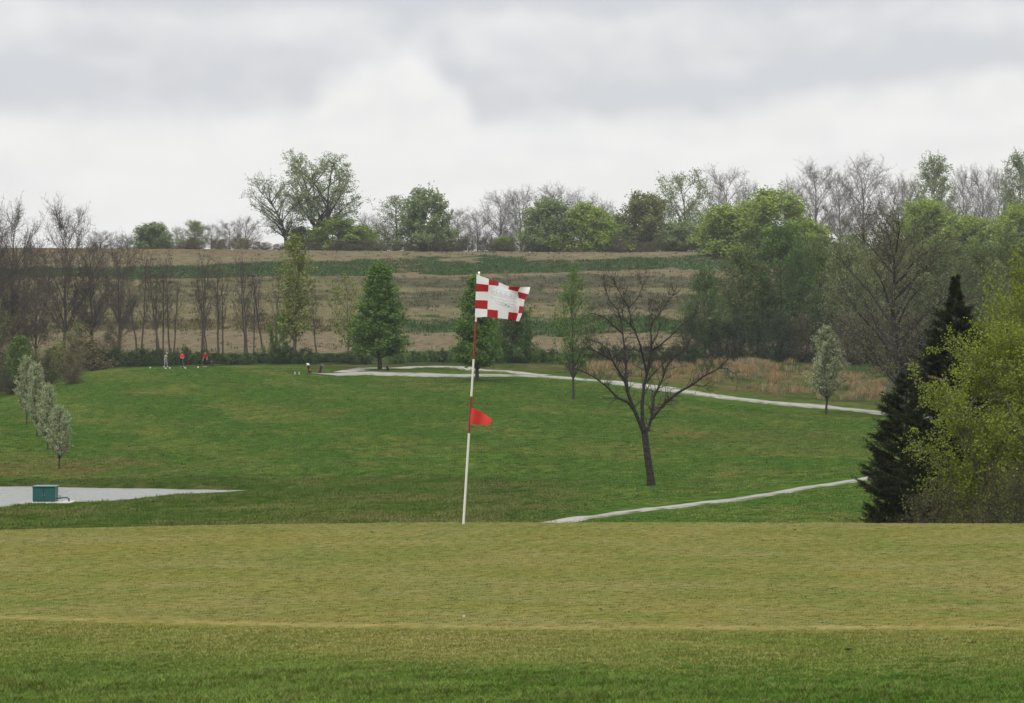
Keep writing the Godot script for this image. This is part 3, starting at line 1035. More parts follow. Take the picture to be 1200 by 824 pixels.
	species("airy", 3, {"seed": 870, "h": 11.0, "cb": 0.26, "r": 3.2, "env": 3, "tr": 0.17, "n1": 30, "n2": 7, "n3": 4, "nl": 4, "l2": 0.13, "l3": 0.065, "tw": 0.012, "sig": 0.3, "ls": 0.20, "rise": 1.1, "up2": 0.4, "top": 0.93, "rmin": 0.5, "kink": 0.16}, mats.bark_dark, mats.leaf_fresh)
	species("grand", 1, {"seed": 332, "h": 20.0, "cb": 0.34, "r": 8.0, "env": 2, "tr": 0.62, "stems": 2, "fan": 0.22, "n1": 26, "n2": 11, "n3": 6, "nl": 9, "l2": 0.15, "l3": 0.07, "tw": 0.02, "sig": 0.5, "ls": 0.27, "rise": 1.3, "up2": 0.3, "top": 0.82, "rmin": 0.7, "in2": 0.5}, mats.bark_dark, mats.leaf_mid)
	species("leaner", 1, {"seed": 336, "h": 16.0, "cb": 0.25, "r": 6.0, "env": 0, "tr": 0.42, "n1": 24, "n2": 9, "n3": 6, "nl": 3, "l2": 0.16, "l3": 0.075, "tw": 0.022, "sig": 0.4, "ls": 0.26, "rise": 0.9, "up2": 0.35, "top": 0.8, "lean": -0.30, "limb": 1.4}, mats.bark_dark, mats.leaf_mid)
	species("budding", 1, {"seed": 800, "h": 19.0, "cb": 0.20, "r": 6.5, "env": 2, "tr": 0.48, "n1": 34, "n2": 13, "n3": 7, "n4": 2, "nl": 4, "l2": 0.15, "l3": 0.07, "tw": 0.012, "sig": 0.3, "ls": 0.15, "rise": 1.0, "up2": 0.3, "top": 0.8, "rmin": 0.45}, mats.bark_dark, mats.leaf_bud)

func row_of(key: String, called: String, list: Array, depth: float, jitter: float, label: String, group: String, leaves: Array, bark: Material = null, category := "tree") -> void:
	# list: [px, top py, width px]; the label's %s takes the place in the row, counted from the left
	var k := 0
	list.sort_custom(func(p, q): return p[0] < q[0])
	for e in list:
		k += 1
		var dep: float = depth + rng.randf_range(-jitter, jitter)
		var leaf: Material = leaves[(k * 7 + int(e[0])) % leaves.size()] if leaves.size() else null
		var o := plant(key, called, place(e[0], dep), e[1], e[2], label % ordinal(k), group, leaf, bark, category)
		if key == "thin":
			o.rotation = Vector3(rng.randf_range(-0.06, 0.06), o.rotation.y, rng.randf_range(-0.15, 0.15))

func plant_all() -> void:
	rng.seed = 9001
	# --- ridge skyline
	row_of("bare", "bare_tree", [[118, 272, 34], [148, 276, 30], [208, 268, 26], [248, 265, 32], [268, 261, 30], [289, 257, 34], [432, 254, 38], [450, 262, 26], [538, 248, 42], [560, 250, 36], [585, 229, 44], [611, 226, 50], [650, 222, 58],
		[685, 231, 46], [710, 240, 34], [768, 232, 34], [850, 203, 56], [880, 220, 40], [926, 216, 40], [955, 198, 60], [985, 207, 42], [1012, 191, 60], [1046, 211, 42], [1066, 214, 34], [1128, 203, 38], [1150, 201, 42], [1172, 205, 38]],
		640.0, 14.0, "bare grey tree on the ridge skyline, %s of the bare skyline trees from the left", "bare trees along the ridge", [], mats.bark_pale)
	var tallest := plant("grand", "cottonwood_tree", place(376, 612), 186, 98, "tallest green tree on the ridge, broad open crown on two dark trunks", "", mats.leaf_mid)
	tallest.rotation.y = 0.3
	var lean := plant("leaner", "leaning_tree", place(336, 610), 210, 66, "thinly leafed tree leaning left beside the tallest ridge tree", "", mats.leaf_mid, mats.bark_dark)
	lean.rotation = Vector3.ZERO
	plant("cottonwood", "cottonwood_tree", place(801, 628), 205, 74, "green flat topped tree standing above the lime bushes on the ridge", "", mats.leaf_mid)
	plant("sparse", "budding_ridge_tree", place(1095, 622), 191, 62, "half grey half green tree rising highest on the right ridge", "", mats.leaf_mid)
	plant("sparse", "budding_ridge_tree", place(1194, 615), 187, 54, "greyish green tree on the ridge at the right edge of view", "", mats.leaf_mid)
	plant("thicket", "round_tree", place(180, 622), 264, 54, "round pale green tree alone on the left skyline", "", mats.leaf_mid)
	plant("sparse", "small_ridge_tree", place(228, 622), 261, 40, "small greyish green tree right of the round skyline tree", "", mats.leaf_mid)
	plant("airy", "small_ridge_tree", place(462, 615), 233, 54, "loose grey green tree left of the dense bushy ridge tree", "", mats.leaf_mid)
	plant("thicket", "bushy_tree", place(497, 608), 228, 66, "dense bushy green tree on the ridge above the earth scar", "", mats.leaf_mid)
	row_of("thicket", "ridge_bush", [[352, 268, 36], [395, 258, 76], [424, 268, 44], [520, 268, 40], [590, 278, 32], [640, 236, 66], [688, 243, 72], [722, 256, 54], [756, 232, 66], [800, 262, 62]],
		612.0, 6.0, "green bush along the ridge line, %s of the ridge bushes from the left", "bushes along the ridge", [mats.leaf_mid, mats.leaf_lime, mats.leaf_mid, mats.leaf_olive])
	row_of("thicket", "lime_thicket", [[852, 246, 84], [905, 230, 94], [1085, 238, 76], [1138, 258, 76], [1192, 245, 66], [945, 262, 60]],
		570.0, 14.0, "large bright green thicket below the right skyline, %s of the six from the left", "bright thickets below the right skyline", [mats.leaf_lime, mats.leaf_lime, mats.leaf_mid])
	var scrub := []
	for k in 62:
		scrub.append([212 + k * 12.6 + rng.randf_range(-4, 4), 283.5 + rng.randf_range(-5.0, 4.0), 20.0 + rng.randf_range(-5, 8)])
	row_of("brush", "ridge_scrub", scrub, 604.0, 2.5, "low grey scrub bush along the ridge crest, %s from the left", "scrub along the ridge crest", [mats.leaf_bud, mats.leaf_olive], mats.bark_grey, "bush")
	# --- wooded slope on the right
	row_of("sparse", "slope_tree", [[962, 282, 66], [1002, 278, 84], [1042, 280, 80], [1122, 292, 84], [1172, 288, 86], [1080, 296, 70]],
		450.0, 25.0, "olive tree half way up the wooded right slope, %s of its row from the left", "trees on the wooded slope", [mats.leaf_wood, mats.leaf_olive, mats.leaf_wood])
	row_of("sparse", "wood_edge_tree", [[826, 322, 60], [868, 298, 76], [888, 318, 60], [915, 274, 94], [938, 300, 60], [960, 296, 66], [992, 288, 76], [1014, 325, 64], [1078, 325, 66], [1100, 298, 84], [1150, 298, 88], [1188, 288, 90]],
		334.0, 9.0, "olive green tree at the near edge of the right wood, %s from the left", "trees along the edge of the right wood", [mats.leaf_wood, mats.leaf_mid, mats.leaf_wood, mats.leaf_deep, mats.leaf_wood])
	row_of("brush", "undergrowth_bush", [[812, 372, 40], [838, 378, 36], [864, 374, 42], [890, 372, 44], [915, 370, 46], [940, 372, 42], [965, 374, 40], [992, 370, 46], [1018, 372, 44], [1044, 372, 40], [1070, 372, 44], [1100, 370, 46], [1130, 370, 46], [1165, 368, 50], [1195, 368, 46]],
		322.0, 4.0, "dark undergrowth bush at the foot of the right wood, %s from the left", "undergrowth of the right wood", [mats.leaf_dark, mats.leaf_bud, mats.leaf_dark], mats.bark_dark, "bush")
	plant("budding", "budding_tree", ground_at(1057, 489), 250, 170, "large dark trunked tree with brown buds behind the conifer", "", mats.leaf_haze)
	# --- bare wood on the left
	row_of("bare", "wood_tree", [[-14, 262, 70], [16, 250, 66], [42, 292, 46], [75, 249, 70], [108, 286, 52], [140, 284, 54], [-2, 304, 50]],
		336.0, 10.0, "bare dark brown tree in the left wood, %s from the left", "bare trees of the left wood", [], mats.bark_brown)
	row_of("brush", "wood_bush", [[-8, 362, 50], [22, 374, 44], [92, 384, 46], [130, 390, 40]],
		322.0, 6.0, "brown leafless bush under the bare left wood, %s from the left", "undergrowth of the left wood", [mats.leaf_bud, mats.leaf_olive], mats.bark_brown, "bush")
	row_of("thin", "thin_tree", [[161, 312, 22], [165, 298, 22], [184, 312, 22], [188, 296, 24], [191, 306, 20], [199, 300, 22], [203, 318, 18], [236, 312, 22], [240, 299, 24], [244, 316, 18], [256, 302, 24], [261, 310, 20], [287, 308, 22], [290, 300, 22], [297, 318, 18], [309, 304, 24], [322, 312, 20], [371, 334, 18]],
		326.0, 5.0, "slender bare tree in the row behind the tee, %s from the left", "slender bare trees behind the tee", [], mats.bark_mid)
	plant("column", "poplar_tree", place(345, 316), 282, 42, "tall slim yellow green tree behind the golf trolleys", "", mats.leaf_yellow)
	plant("sapling", "young_tree", place(408, 318), 322, 48, "thin crooked young tree with yellowish leaves left of the green cone shaped tree", "", mats.leaf_yellow)
	plant("shrub", "green_bush", place(327, 318), 372, 30, "small fresh green bush among the slender bare trees", "", mats.leaf_fresh, null, "bush")
	row_of("brush", "wood_edge_bush", [[-24, 420, 40], [0, 412, 40], [16, 424, 34], [38, 414, 36], [54, 420, 30], [84, 414, 32]], 274.0, 6.0, "brownish bush along the near edge of the left wood, %s from the left", "bushes at the edge of the left wood", [mats.leaf_bud, mats.leaf_dark], mats.bark_brown, "bush")
	# --- hedge bank behind the tee
	var hedge := []
	for k in 21:
		hedge.append([84 + k * 17.0 + rng.randf_range(-4, 4), 411.0 + rng.randf_range(-3.0, 4.0), 27.0 + rng.randf_range(-4, 6)])
	for k in 12:
		hedge.append([470 + k * 16.0 + rng.randf_range(-4, 4), 411.0 + rng.randf_range(-2.0, 4.0), 24.0 + rng.randf_range(-4, 4)])
	for k in 9:
		hedge.append([672 + k * 17.0 + rng.randf_range(-4, 4), 406.0 + rng.randf_range(-4.0, 3.0), 26.0 + rng.randf_range(-4, 4)])
	row_of("shrub", "hedge_shrub", hedge, 313.0, 4.0, "dark green shrub in the hedge below the terraces, %s from the left", "hedge below the terraces", [mats.leaf_dark, mats.leaf_dark, mats.leaf_deep], null, "bush")
	# --- trees on the mown slope
	plant("cone", "cone_tree", ground_at(445, 433), 317, 64, "dense green cone shaped tree between the two arms of the cart path", "", mats.leaf_fresh)
	plant("cone", "cone_tree", ground_at(559, 446), 330, 58, "green cone shaped tree directly behind the flagstick", "", mats.leaf_fresh)
	plant("thicket", "low_tree", place(603, 311), 362, 50, "low dark green tree right of the one behind the flagstick", "", mats.leaf_deep)
	plant("airy", "tufted_tree", ground_at(672, 468), 324, 56, "slim green tree with a tufted top left of the bare tree", "", mats.leaf_fresh)
	plant("column", "bright_tree", ground_at(25, 462), 396, 32, "bright green upright tree behind the left blossoming trees", "", mats.leaf_fresh)
	plant("shrub", "olive_bush", place(67, 288), 406, 46, "olive bush at the edge of the left wood", "", mats.leaf_olive, null, "bush")
	plant("shrub", "olive_bush", place(103, 296), 398, 56, "brownish bush left of the tee mound", "", mats.leaf_bud, null, "bush")
	var blossoms := "young white blossoming tree"
	plant("pear", "blossom_tree", ground_at(31, 498), 420, 31, blossoms + ", farthest up the slope of the left four", "left row of blossoming trees")
	plant("pear", "blossom_tree", ground_at(43, 512), 430, 33, blossoms + ", second farthest of the left four", "left row of blossoming trees")
	plant("pear", "blossom_tree", ground_at(56, 527), 453, 33, blossoms + ", second nearest to the pond", "left row of blossoming trees")
	plant("pear", "blossom_tree", ground_at(69, 550), 478, 35, blossoms + ", nearest to the pond", "left row of blossoming trees")
	plant("pear", "blossom_tree", ground_at(968, 485), 387, 52, "egg shaped blossoming tree beside the cart path on the right", "", )
	plant("pear", "blossom_tree", ground_at(1046, 489), 426, 28, "small blossoming tree beside the trunk of the budding tree", "")
	rng.seed = 77

# ------------------------------------------------------------------ single trees
func build_bare_hero() -> void:
	var foot := ground_at(763, 570)
	var depth := -foot.z
	var k := depth / FOCAL
	var o := thing("walnut_tree", foot, "leafless dark tree with spreading crooked limbs on the mown slope", "tree")
	var wood := Buf.new()
	var twigs := Buf.new()
	var r := RandomNumberGenerator.new()
	r.seed = 31
	# limbs as they fork: [how far it swings towards the viewer per metre, start radius, end radius, points]
	var limbs := [
		[0.0, 0.27, 0.20, [[763.5, 573], [762.5, 560], [759.5, 536], [757, 520], [755.5, 508]]],
		[0.3, 0.19, 0.035, [[755.5, 509], [750, 497], [743, 479], [737, 463], [732, 446], [726, 436], [717.6, 422], [707, 416], [697, 411], [688, 407]]],
		[-0.5, 0.12, 0.02, [[735, 457], [733.7, 440], [733.5, 429], [732, 412], [729.5, 391], [728.6, 375], [725, 365], [714, 352], [709, 340], [708, 328]]],
		[0.7, 0.07, 0.015, [[729.5, 391], [721, 383], [711, 373], [699, 368], [688, 366]]],
		[-0.3, 0.06, 0.015, [[717.6, 422], [712.5, 410], [704, 402], [693, 398], [686, 397]]],
		[0.6, 0.13, 0.02, [[743, 480], [736, 472], [724.6, 466], [716, 459], [710, 452], [694, 441], [677, 433], [668, 430]]],
		[-0.1, 0.18, 0.06, [[755.5, 509], [753.5, 495], [752.8, 475], [754.6, 453], [758, 437], [761.8, 420], [763.5, 411]]],
		[0.5, 0.09, 0.015, [[757.5, 436], [753, 415], [749, 402], [744, 388], [738.5, 380], [739.7, 373], [737, 361], [730, 349], [721, 335], [719, 326]]],
		[-0.6, 0.045, 0.012, [[737, 361], [743, 355], [749, 346], [752, 336], [751, 326]]],
		[-0.4, 0.05, 0.012, [[738.5, 380], [731, 374], [729, 364], [732, 352], [734, 340]]],
		[-0.3, 0.085, 0.015, [[763.5, 412], [764, 402], [762.6, 388], [765, 376], [772, 369], [780, 358], [789, 346], [793, 337]]],
		[0.4, 0.03, 0.01, [[765, 376], [762, 370], [761, 362], [764, 353]]],
		[0.6, 0.075, 0.012, [[763.5, 411], [775, 403], [787, 393], [797, 382], [809, 374], [815, 368]]],
		[-0.5, 0.045, 0.012, [[764, 404], [770, 392], [773, 381], [774, 366], [776, 352]]],
		[-0.4, 0.13, 0.03, [[756.5, 508], [760, 502], [764.6, 486], [766, 466], [771, 456], [775.5, 446], [781, 431], [787, 420], [799, 414], [806, 405], [809, 397]]],
		[0.3, 0.06, 0.012, [[758, 448], [764, 440], [773, 431], [784, 420], [790, 409]]],
		[0.2, 0.14, 0.022, [[763, 491], [767, 486], [779, 473], [793, 461], [812, 451], [824, 441], [841, 432], [849, 425], [857, 416], [862, 410]]],
		[-0.5, 0.04, 0.01, [[843, 431], [852, 432], [861, 438], [868, 446]]],
		[0.6, 0.035, 0.01, [[768, 478], [773, 474], [778, 475], [784, 471]]],
		[0.5, 0.04, 0.01, [[812, 451], [822, 452], [832, 458]]],
		[-0.5, 0.04, 0.01, [[826, 440], [833, 430], [836, 421]]],
	]
	var origin := Vector3.ZERO
	var depth_at := {}
	for limb in limbs:
		var pts := []
		var radii := []
		var src: Array = limb[3]
		var n := src.size()
		var base: float = depth_at.get(src[0][0], 0.0)
		var run := 0.0
		for i in n:
			if i > 0:
				run += Vector2(src[i][0] - src[i - 1][0], src[i][1] - src[i - 1][1]).length() * k
			var z: float = base + limb[0] * run * 0.75
			var dd := depth - z
			var p := Vector3((src[i][0] - 600.0) / FOCAL * dd, EYE + (412.0 - src[i][1]) / FOCAL * dd, -dd) - foot
			if i > 0 and i < n - 1:
				p += wander(r) * 0.03
			pts.append(p)
			depth_at[src[i][0]] = z
			var t := float(i) / (n - 1)
			radii.append(lerpf(limb[1], limb[2], pow(t, 0.7)) * (0.86 if limb[1] < 0.25 else 1.0) * (1.25 if limb[1] > 0.25 and i == 0 else 1.0))
		wood.tube(pts, radii, 8, Color(1, 1, 1))
		if limb[1] > 0.25:
			continue
		# crooked side shoots along the outer half
		for i in range(1, n):
			for q in (8 if i > n / 2 else 4):
				var a: Vector3 = pts[i - 1].lerp(pts[i], r.randf())
				var rad: float = radii[i]
				if rad > 0.10:
					continue
				var tan_: Vector3 = (pts[i] - pts[i - 1]).normalized()
				var dir := (tan_ * 0.6 + wander(r) * 0.9 + Vector3(0, 0.35, 0)).normalized()
				var len := r.randf_range(0.5, 1.35)
				var b := a + dir * len * 0.5
				var c := b + (dir + wander(r) * 0.6 + Vector3(0, 0.2, 0)).normalized() * len * 0.5
				var w := clampf(rad * 0.4, 0.012, 0.03)
				twigs.tube([a, b, c], [w, w * 0.7, w * 0.4], 4, Color(1, 1, 1))
				for z in 4:
					var u := r.randf()
					var s := a.lerp(b, u * 2.0) if u < 0.5 else b.lerp(c, u * 2.0 - 1.0)
					var e := s + (dir * 0.7 + wander(r) + Vector3(0, 0.2, 0)).normalized() * r.randf_range(0.2, 0.6)
					twigs.twig(s, e, 0.009, wander(r), Color(1, 1, 1))
					var e2 := s.lerp(e, 0.6)
					twigs.twig(e2, e2 + wander(r) * 0.25, 0.006, wander(r), Color(1, 1, 1))
	part("trunk", wood.mesh(mats.bark_rough), o)
	part("crown", twigs.mesh(mats.bark_dark), o)

func build_conifer(called: String, foot: Vector3, tall: float, profile: Array, whorls: int, seed_: int, label: String) -> void:
	# profile: [share of the height from the top, radius]
	var o := thing(called, foot, label, "tree")
	var wood := Buf.new()
	var crown := Buf.new()
	var r := RandomNumberGenerator.new()
	r.seed = seed_
	wood.tube([Vector3(0, -0.3, 0), Vector3(0.03, tall * 0.4, 0.02), Vector3(0, tall * 0.97, 0)], [0.2, 0.12, 0.015], 8, Color(1, 1, 1))
	for i in whorls:
		var t := pow((i + r.randf()) / whorls, 0.85)
		var reach := 0.1
		for j in profile.size() - 1:
			if t >= profile[j][0] and t <= profile[j + 1][0]:
				reach = lerpf(profile[j][1], profile[j + 1][1], (t - profile[j][0]) / (profile[j + 1][0] - profile[j][0]))
		reach *= r.randf_range(0.62, 1.12)
		var ang := i * 2.39996 + r.randf_range(-0.4, 0.4)
		var out := Vector3(cos(ang), 0, sin(ang))
		var a := Vector3(0, tall * (1.0 - t) - reach * 0.25, 0)
		var tip := a + out * reach + Vector3(0, reach * r.randf_range(0.25, 0.6), 0)
		var mid := a.lerp(tip, 0.55) - Vector3(0, reach * 0.12, 0)
		wood.tube([a, mid, tip], [0.015 + reach * 0.012, 0.012, 0.004], 4, Color(1, 1, 1))
		var n := int(8 + reach * 16)
		for j in n:
			var u := lerpf(0.25, 1.0, (j + r.randf()) / n)
			var p := a * (1 - u) * (1 - u) + mid * 2 * u * (1 - u) + tip * u * u
			var side := out.cross(Vector3.UP) * (1.0 if j % 2 == 0 else -1.0)
			var dir := (out * 0.8 + side * r.randf_range(0.1, 0.9) + Vector3(0, r.randf_range(-0.1, 0.6), 0)).normalized()
			var len := r.randf_range(0.18, 0.5) * clampf(reach * 1.3, 0.14, 1.0)
			var q := p + dir * len
			wood.twig(p, q, 0.008, wander(r), Color(1, 1, 1))
			for z in 40:
				var s := p.lerp(q, r.randf_range(0.0, 1.05))
				var nd := (dir * 0.9 + wander(r)).normalized()
				var g := r.randf_range(0.7, 1.4)
				var col := Color(0.026, 0.034, 0.017) if r.randf() < 0.82 else Color(0.045, 0.042, 0.018)
				var w := wander(r).cross(nd).normalized() * 0.010
				crown.tri(s - w, s + nd * r.randf_range(0.08, 0.17), s + w, Color(col.r * g, col.g * g, col.b * g))
	part("trunk", wood.mesh(mats.bark_dark), o)
	part("crown", crown.mesh(mats.needle), o)

func build_near_trees() -> void:
	build_conifer("spruce_tree", place(1120, 85), EYE + (412.0 - 323.0) / FOCAL * 85.0 - place(1120, 85).y,
		[[0.0, 0.04], [0.06, 0.16], [0.12, 0.42], [0.2, 0.74], [0.32, 1.15], [0.42, 1.35], [0.55, 2.0], [0.7, 2.5], [0.85, 2.9], [1.0, 2.4]], 260, 61, "dark pointed conifer behind the lime green tree on the right")
	build_conifer("pine_tree", place(1062, 88), EYE + (412.0 - 436.0) / FOCAL * 88.0 - place(1062, 88).y,
		[[0.0, 0.1], [0.12, 0.5], [0.25, 0.85], [0.45, 1.2], [0.7, 1.5], [1.0, 1.4]], 150, 62, "lower dark evergreen with upswept branches left of the pointed conifer")
	# broad lime green tree at the right edge, leaves at the ends of its twigs
	var near := {"seed": 900, "h": 8.0, "cb": 0.10, "r": 3.0, "env": 0, "tr": 0.14, "stems": 5, "fan": 0.5, "n1": 50, "n2": 11, "n3": 7, "n4": 2, "nl": 14, "l2": 0.14, "l3": 0.065, "tw": 0.006, "sig": 0.20, "ls": 0.070, "rise": 0.7, "up2": 0.25, "top": 0.85, "rmin": 0.5, "in2": 0.35}
	species("near_lime", 2, near, mats.bark_grey, mats.leaf_sharp)
	plant("near_lime", "lime_tree", place(1178, 70), 388, 226, "lime green leafy tree in front of the conifer, nearest on the right", "", mats.leaf_sharp)
	plant("near_lime", "lime_tree", place(1214, 84), 330, 180, "yellow green tree rising behind the nearest lime tree at right edge", "", mats.leaf_sharp)
	plant("near_lime", "lime_tree", place(1275, 74), 362, 240, "lime green tree cut off by the right edge of view", "", mats.leaf_sharp)
	var dry := {"seed": 950, "h": 4.0, "cb": 0.05, "r": 2.2, "env": 4, "tr": 0.04, "stems": 7, "fan": 0.6, "n1": 40, "n2": 9, "n3": 6, "n4": 2, "nl": 4, "l2": 0.2, "l3": 0.1, "tw": 0.006, "sig": 0.14, "ls": 0.055, "rise": 0.8, "up2": 0.1, "top": 0.85, "kink": 0.2}
	species("near_brush", 2, dry, mats.bark_dark, mats.leaf_olive)
	plant("near_brush", "twiggy_bush", place(1100, 66), 572, 130, "grey twiggy bush under the lime tree next to the evergreen", "", mats.leaf_dim, null, "bush")
	plant("near_brush", "twiggy_bush", place(1180, 64), 556, 130, "grey twiggy bush under the lime tree at the right edge", "", mats.leaf_dim, null, "bush")

# ------------------------------------------------------------------ flagstick
func build_flag() -> void:
	var depth := 23.75
	var k := depth / FOCAL
	var at := func(px: float, py: float, z := 0.0) -> Vector3:
		return Vector3((px - 600.0) * k, EYE + (412.0 - py) * k, -depth + z)
	var bottom: Vector3 = at.call(543.0, 612.0)
	bottom.y = near_height(bottom.x, depth)
	var top: Vector3 = at.call(561.2, 321.0)
	var o := thing("flagstick", bottom, "red and white banded golf flagstick with a checkered flag and a small red pennant", "flagstick")
	var bands := [[-0.06, 0.365, true], [0.365, 0.512, false], [0.512, 0.66, true], [0.66, 0.81, false], [0.81, 1.0, true]]
	var axis := top - bottom
	for b in bands:
		var t := Buf.new()
		var r0 := lerpf(0.0118, 0.0085, maxf(0.0, b[0]))
		var r1 := lerpf(0.0118, 0.0085, b[1])
		t.tube([axis * b[0], axis * ((b[0] + b[1]) * 0.5), axis * b[1]], [r0, (r0 + r1) * 0.5, r1], 14, Color(0.60, 0.59, 0.55) if b[2] else Color(0.19, 0.022, 0.016), true)
		part("pole_band", t.mesh(mats.paint), o)
	var knob := SphereMesh.new()
	knob.radius = 0.011
	knob.height = 0.022
	knob.radial_segments = 16
	knob.rings = 8
	var kn := part("finial", knob, o, mats.plain)
	kn.position = axis * 1.004
	# cloth, by the corners of its checks
	var grid := [
		[[191, 120], [340, 178], [460, 215], [585, 262], [718, 272], [838, 275]],
		[[187, 230], [336, 248], [454, 262], [574, 298], [690, 328], [815, 362]],
		[[182, 328], [330, 332], [450, 346], [570, 366], [698, 402], [772, 428]],
		[[177, 430], [326, 436], [446, 452], [572, 470], [706, 500], [756, 508]],
		[[174, 530], [322, 542], [448, 556], [576, 574], [692, 586], [740, 592]],
		[[171, 640], [318, 634], [446, 648], [566, 662], [666, 682], [702, 686]]]
	var lift := [[0.013, 0.05, 0.0, -0.05, 0.02, 0.10], [0.013, 0.055, 0.01, -0.05, -0.03, 0.11], [0.013, 0.045, 0.03, -0.03, -0.06, 0.05], [0.013, 0.04, 0.045, -0.01, -0.05, 0.07], [0.013, 0.04, 0.05, 0.0, -0.05, 0.09], [0.013, 0.045, 0.05, 0.015, -0.05, 0.08]]
	var spot := func(i: int, j: int) -> Vector3:
		i = clampi(i, 0, 5)
		j = clampi(j, 0, 5)
		return at.call(540.0 + grid[i][j][0] / 10.3, 310.0 + grid[i][j][1] / 10.3, lift[i][j]) - bottom
	var verts := PackedVector3Array()
	var uvs := PackedVector2Array()
	var steps := 30
	for i in steps + 1:
		for j in steps + 1:
			var v := 5.0 * i / steps
			var u := 5.0 * j / steps
			var vi := mini(int(v), 4)
			var ui := mini(int(u), 4)
			var rows := []
			for q in 4:
				var a: Vector3 = spot.call(vi + q - 1, ui - 1)
				var b: Vector3 = spot.call(vi + q - 1, ui)
				var c: Vector3 = spot.call(vi + q - 1, ui + 1)
				var d: Vector3 = spot.call(vi + q - 1, ui + 2)
				rows.append(b.cubic_interpolate(c, a, d, u - ui))
			verts.append(rows[1].cubic_interpolate(rows[2], rows[0], rows[3], v - vi))
			uvs.append(Vector2(u / 5.0, v / 5.0))
	var cm := StandardMaterial3D.new()
	cm.albedo_texture = ImageTexture.create_from_image(flag_print())
	cm.roughness = 0.75
	cm.backlight_enabled = true
	cm.backlight = Color(0.35, 0.35, 0.35)
	cm.cull_mode = BaseMaterial3D.CULL_DISABLED
	var fm := cloth_mesh(steps + 1, verts, uvs, cm)
	part("checkered_flag", fm, o)
	# small red pennant below
	var pen := [[[551.6, 477.6], [557.0, 479.4], [563.5, 482.0], [570.5, 487.0], [576.6, 491.2]], [[551.2, 487.5], [557.0, 488.0], [563.5, 489.6], [570.0, 492.4], [575.8, 494.6]], [[550.8, 497.4], [557.0, 497.6], [563.5, 498.2], [569.5, 498.6], [574.0, 498.6]]]
	var pv := PackedVector3Array()
	for i in 13:
		for j in 21:
			var v := i / 6.0
			var u := j / 5.0
			var vi := mini(int(v), 1)
			var ui := mini(int(u), 3)
			var a := Vector2(pen[vi][ui][0], pen[vi][ui][1]).lerp(Vector2(pen[vi][ui + 1][0], pen[vi][ui + 1][1]), u - ui)
			var b := Vector2(pen[vi + 1][ui][0], pen[vi + 1][ui][1]).lerp(Vector2(pen[vi + 1][ui + 1][0], pen[vi + 1][ui + 1][1]), u - ui)
			var p := a.lerp(b, v - vi)
			pv.append(at.call(p.x, p.y, 0.02 * sin(u * 1.9 + v * 0.5) + (0.03 if u > 3.5 else 0.0)) - bottom)
	var pm := StandardMaterial3D.new()
	pm.albedo_color = Color(0.50, 0.026, 0.020).linear_to_srgb()
	pm.roughness = 0.6
	pm.backlight_enabled = true
	pm.backlight = Color(0.4, 0.4, 0.4)
	part("red_pennant", cloth_mesh(21, pv, PackedVector2Array(), pm), o)

func cloth_mesh(cols: int, front: PackedVector3Array, uvs: PackedVector2Array, m: Material) -> ArrayMesh:
	# a cloth of 1.2 mm: two faces and a hem
	var st := SurfaceTool.new()
	st.begin(Mesh.PRIMITIVE_TRIANGLES)
	st.set_smooth_group(0)
	var rows := front.size() / cols
	for layer in 2:
		var off := Vector3(0, 0, 0.0006 if layer == 0 else -0.0006)
		for r in rows - 1:
			for c in cols - 1:
				var i := r * cols + c
				var q := [i, i + 1, i + cols + 1, i, i + cols + 1, i + cols]
				if layer == 1:
					q = [i, i + cols + 1, i + 1, i, i + cols, i + cols + 1]
				for k in q:
					if uvs.size():
						st.set_uv(uvs[k])
					st.add_vertex(front[k] + off)
	st.generate_normals()
	st.set_material(m)
	return st.commit()

func flag_print() -> Image:
	var n := 500
	var im := Image.create(n, n, false, Image.FORMAT_RGB8)
	var white := Color(0.80, 0.805, 0.81)
	var red := Color(0.58, 0.02, 0.065)
	im.fill(white)
	for i in 5:
		for j in 5:
			if (i == 0 or i == 4 or j == 0 or j == 4) and (i + j) % 2 == 1:
				im.fill_rect(Rect2i(j * 100, i * 100, 100, 100), red)
	# club emblem, a grey line drawing: a hill crest with trees, a banner and a bird below it
	var ink := Color(0.60, 0.62, 0.64)
	var lines := [
		[[128, 205], [150, 185], [168, 190], [190, 160], [215, 150], [240, 148], [262, 160], [285, 152], [305, 168], [328, 185], [350, 190], [372, 214]],
		[[130, 210], [180, 206], [240, 212], [300, 214], [365, 222]], [[134, 222], [190, 220], [250, 226], [310, 228], [362, 234]],
		[[150, 236], [190, 234], [240, 238], [300, 242], [350, 246]],
		[[140, 250], [128, 262], [150, 270], [170, 262], [200, 270], [236, 264], [262, 280], [300, 272], [340, 268], [368, 258], [376, 270]],
		[[165, 282], [178, 300], [205, 292], [232, 306], [252, 298], [280, 312], [312, 300], [335, 306], [350, 292]],
		[[226, 300], [238, 322], [258, 334], [282, 328], [300, 340], [316, 326], [302, 318], [288, 322], [274, 306]],
		[[246, 306], [262, 322], [280, 316]], [[180, 206], [186, 186], [196, 200]], [[214, 206], [224, 172], [236, 206]], [[262, 208], [276, 176], [286, 212]], [[318, 216], [326, 196], [338, 218]],
		[[190, 318], [230, 330], [280, 350], [330, 336]]]
	for l in lines:
		for i in l.size() - 1:
			var a := Vector2(l[i][0], l[i][1])
			var b := Vector2(l[i + 1][0], l[i + 1][1])
			for s in 60:
				var p := a.lerp(b, s / 59.0)
				im.fill_rect(Rect2i(int(p.x) - 1, int(p.y) - 1, 4, 4), ink)
	im.fill_rect(Rect2i(268, 320, 14, 8), Color(0.35, 0.36, 0.38))
	im.fill_rect(Rect2i(296, 328, 10, 6), Color(0.35, 0.36, 0.38))
	return im

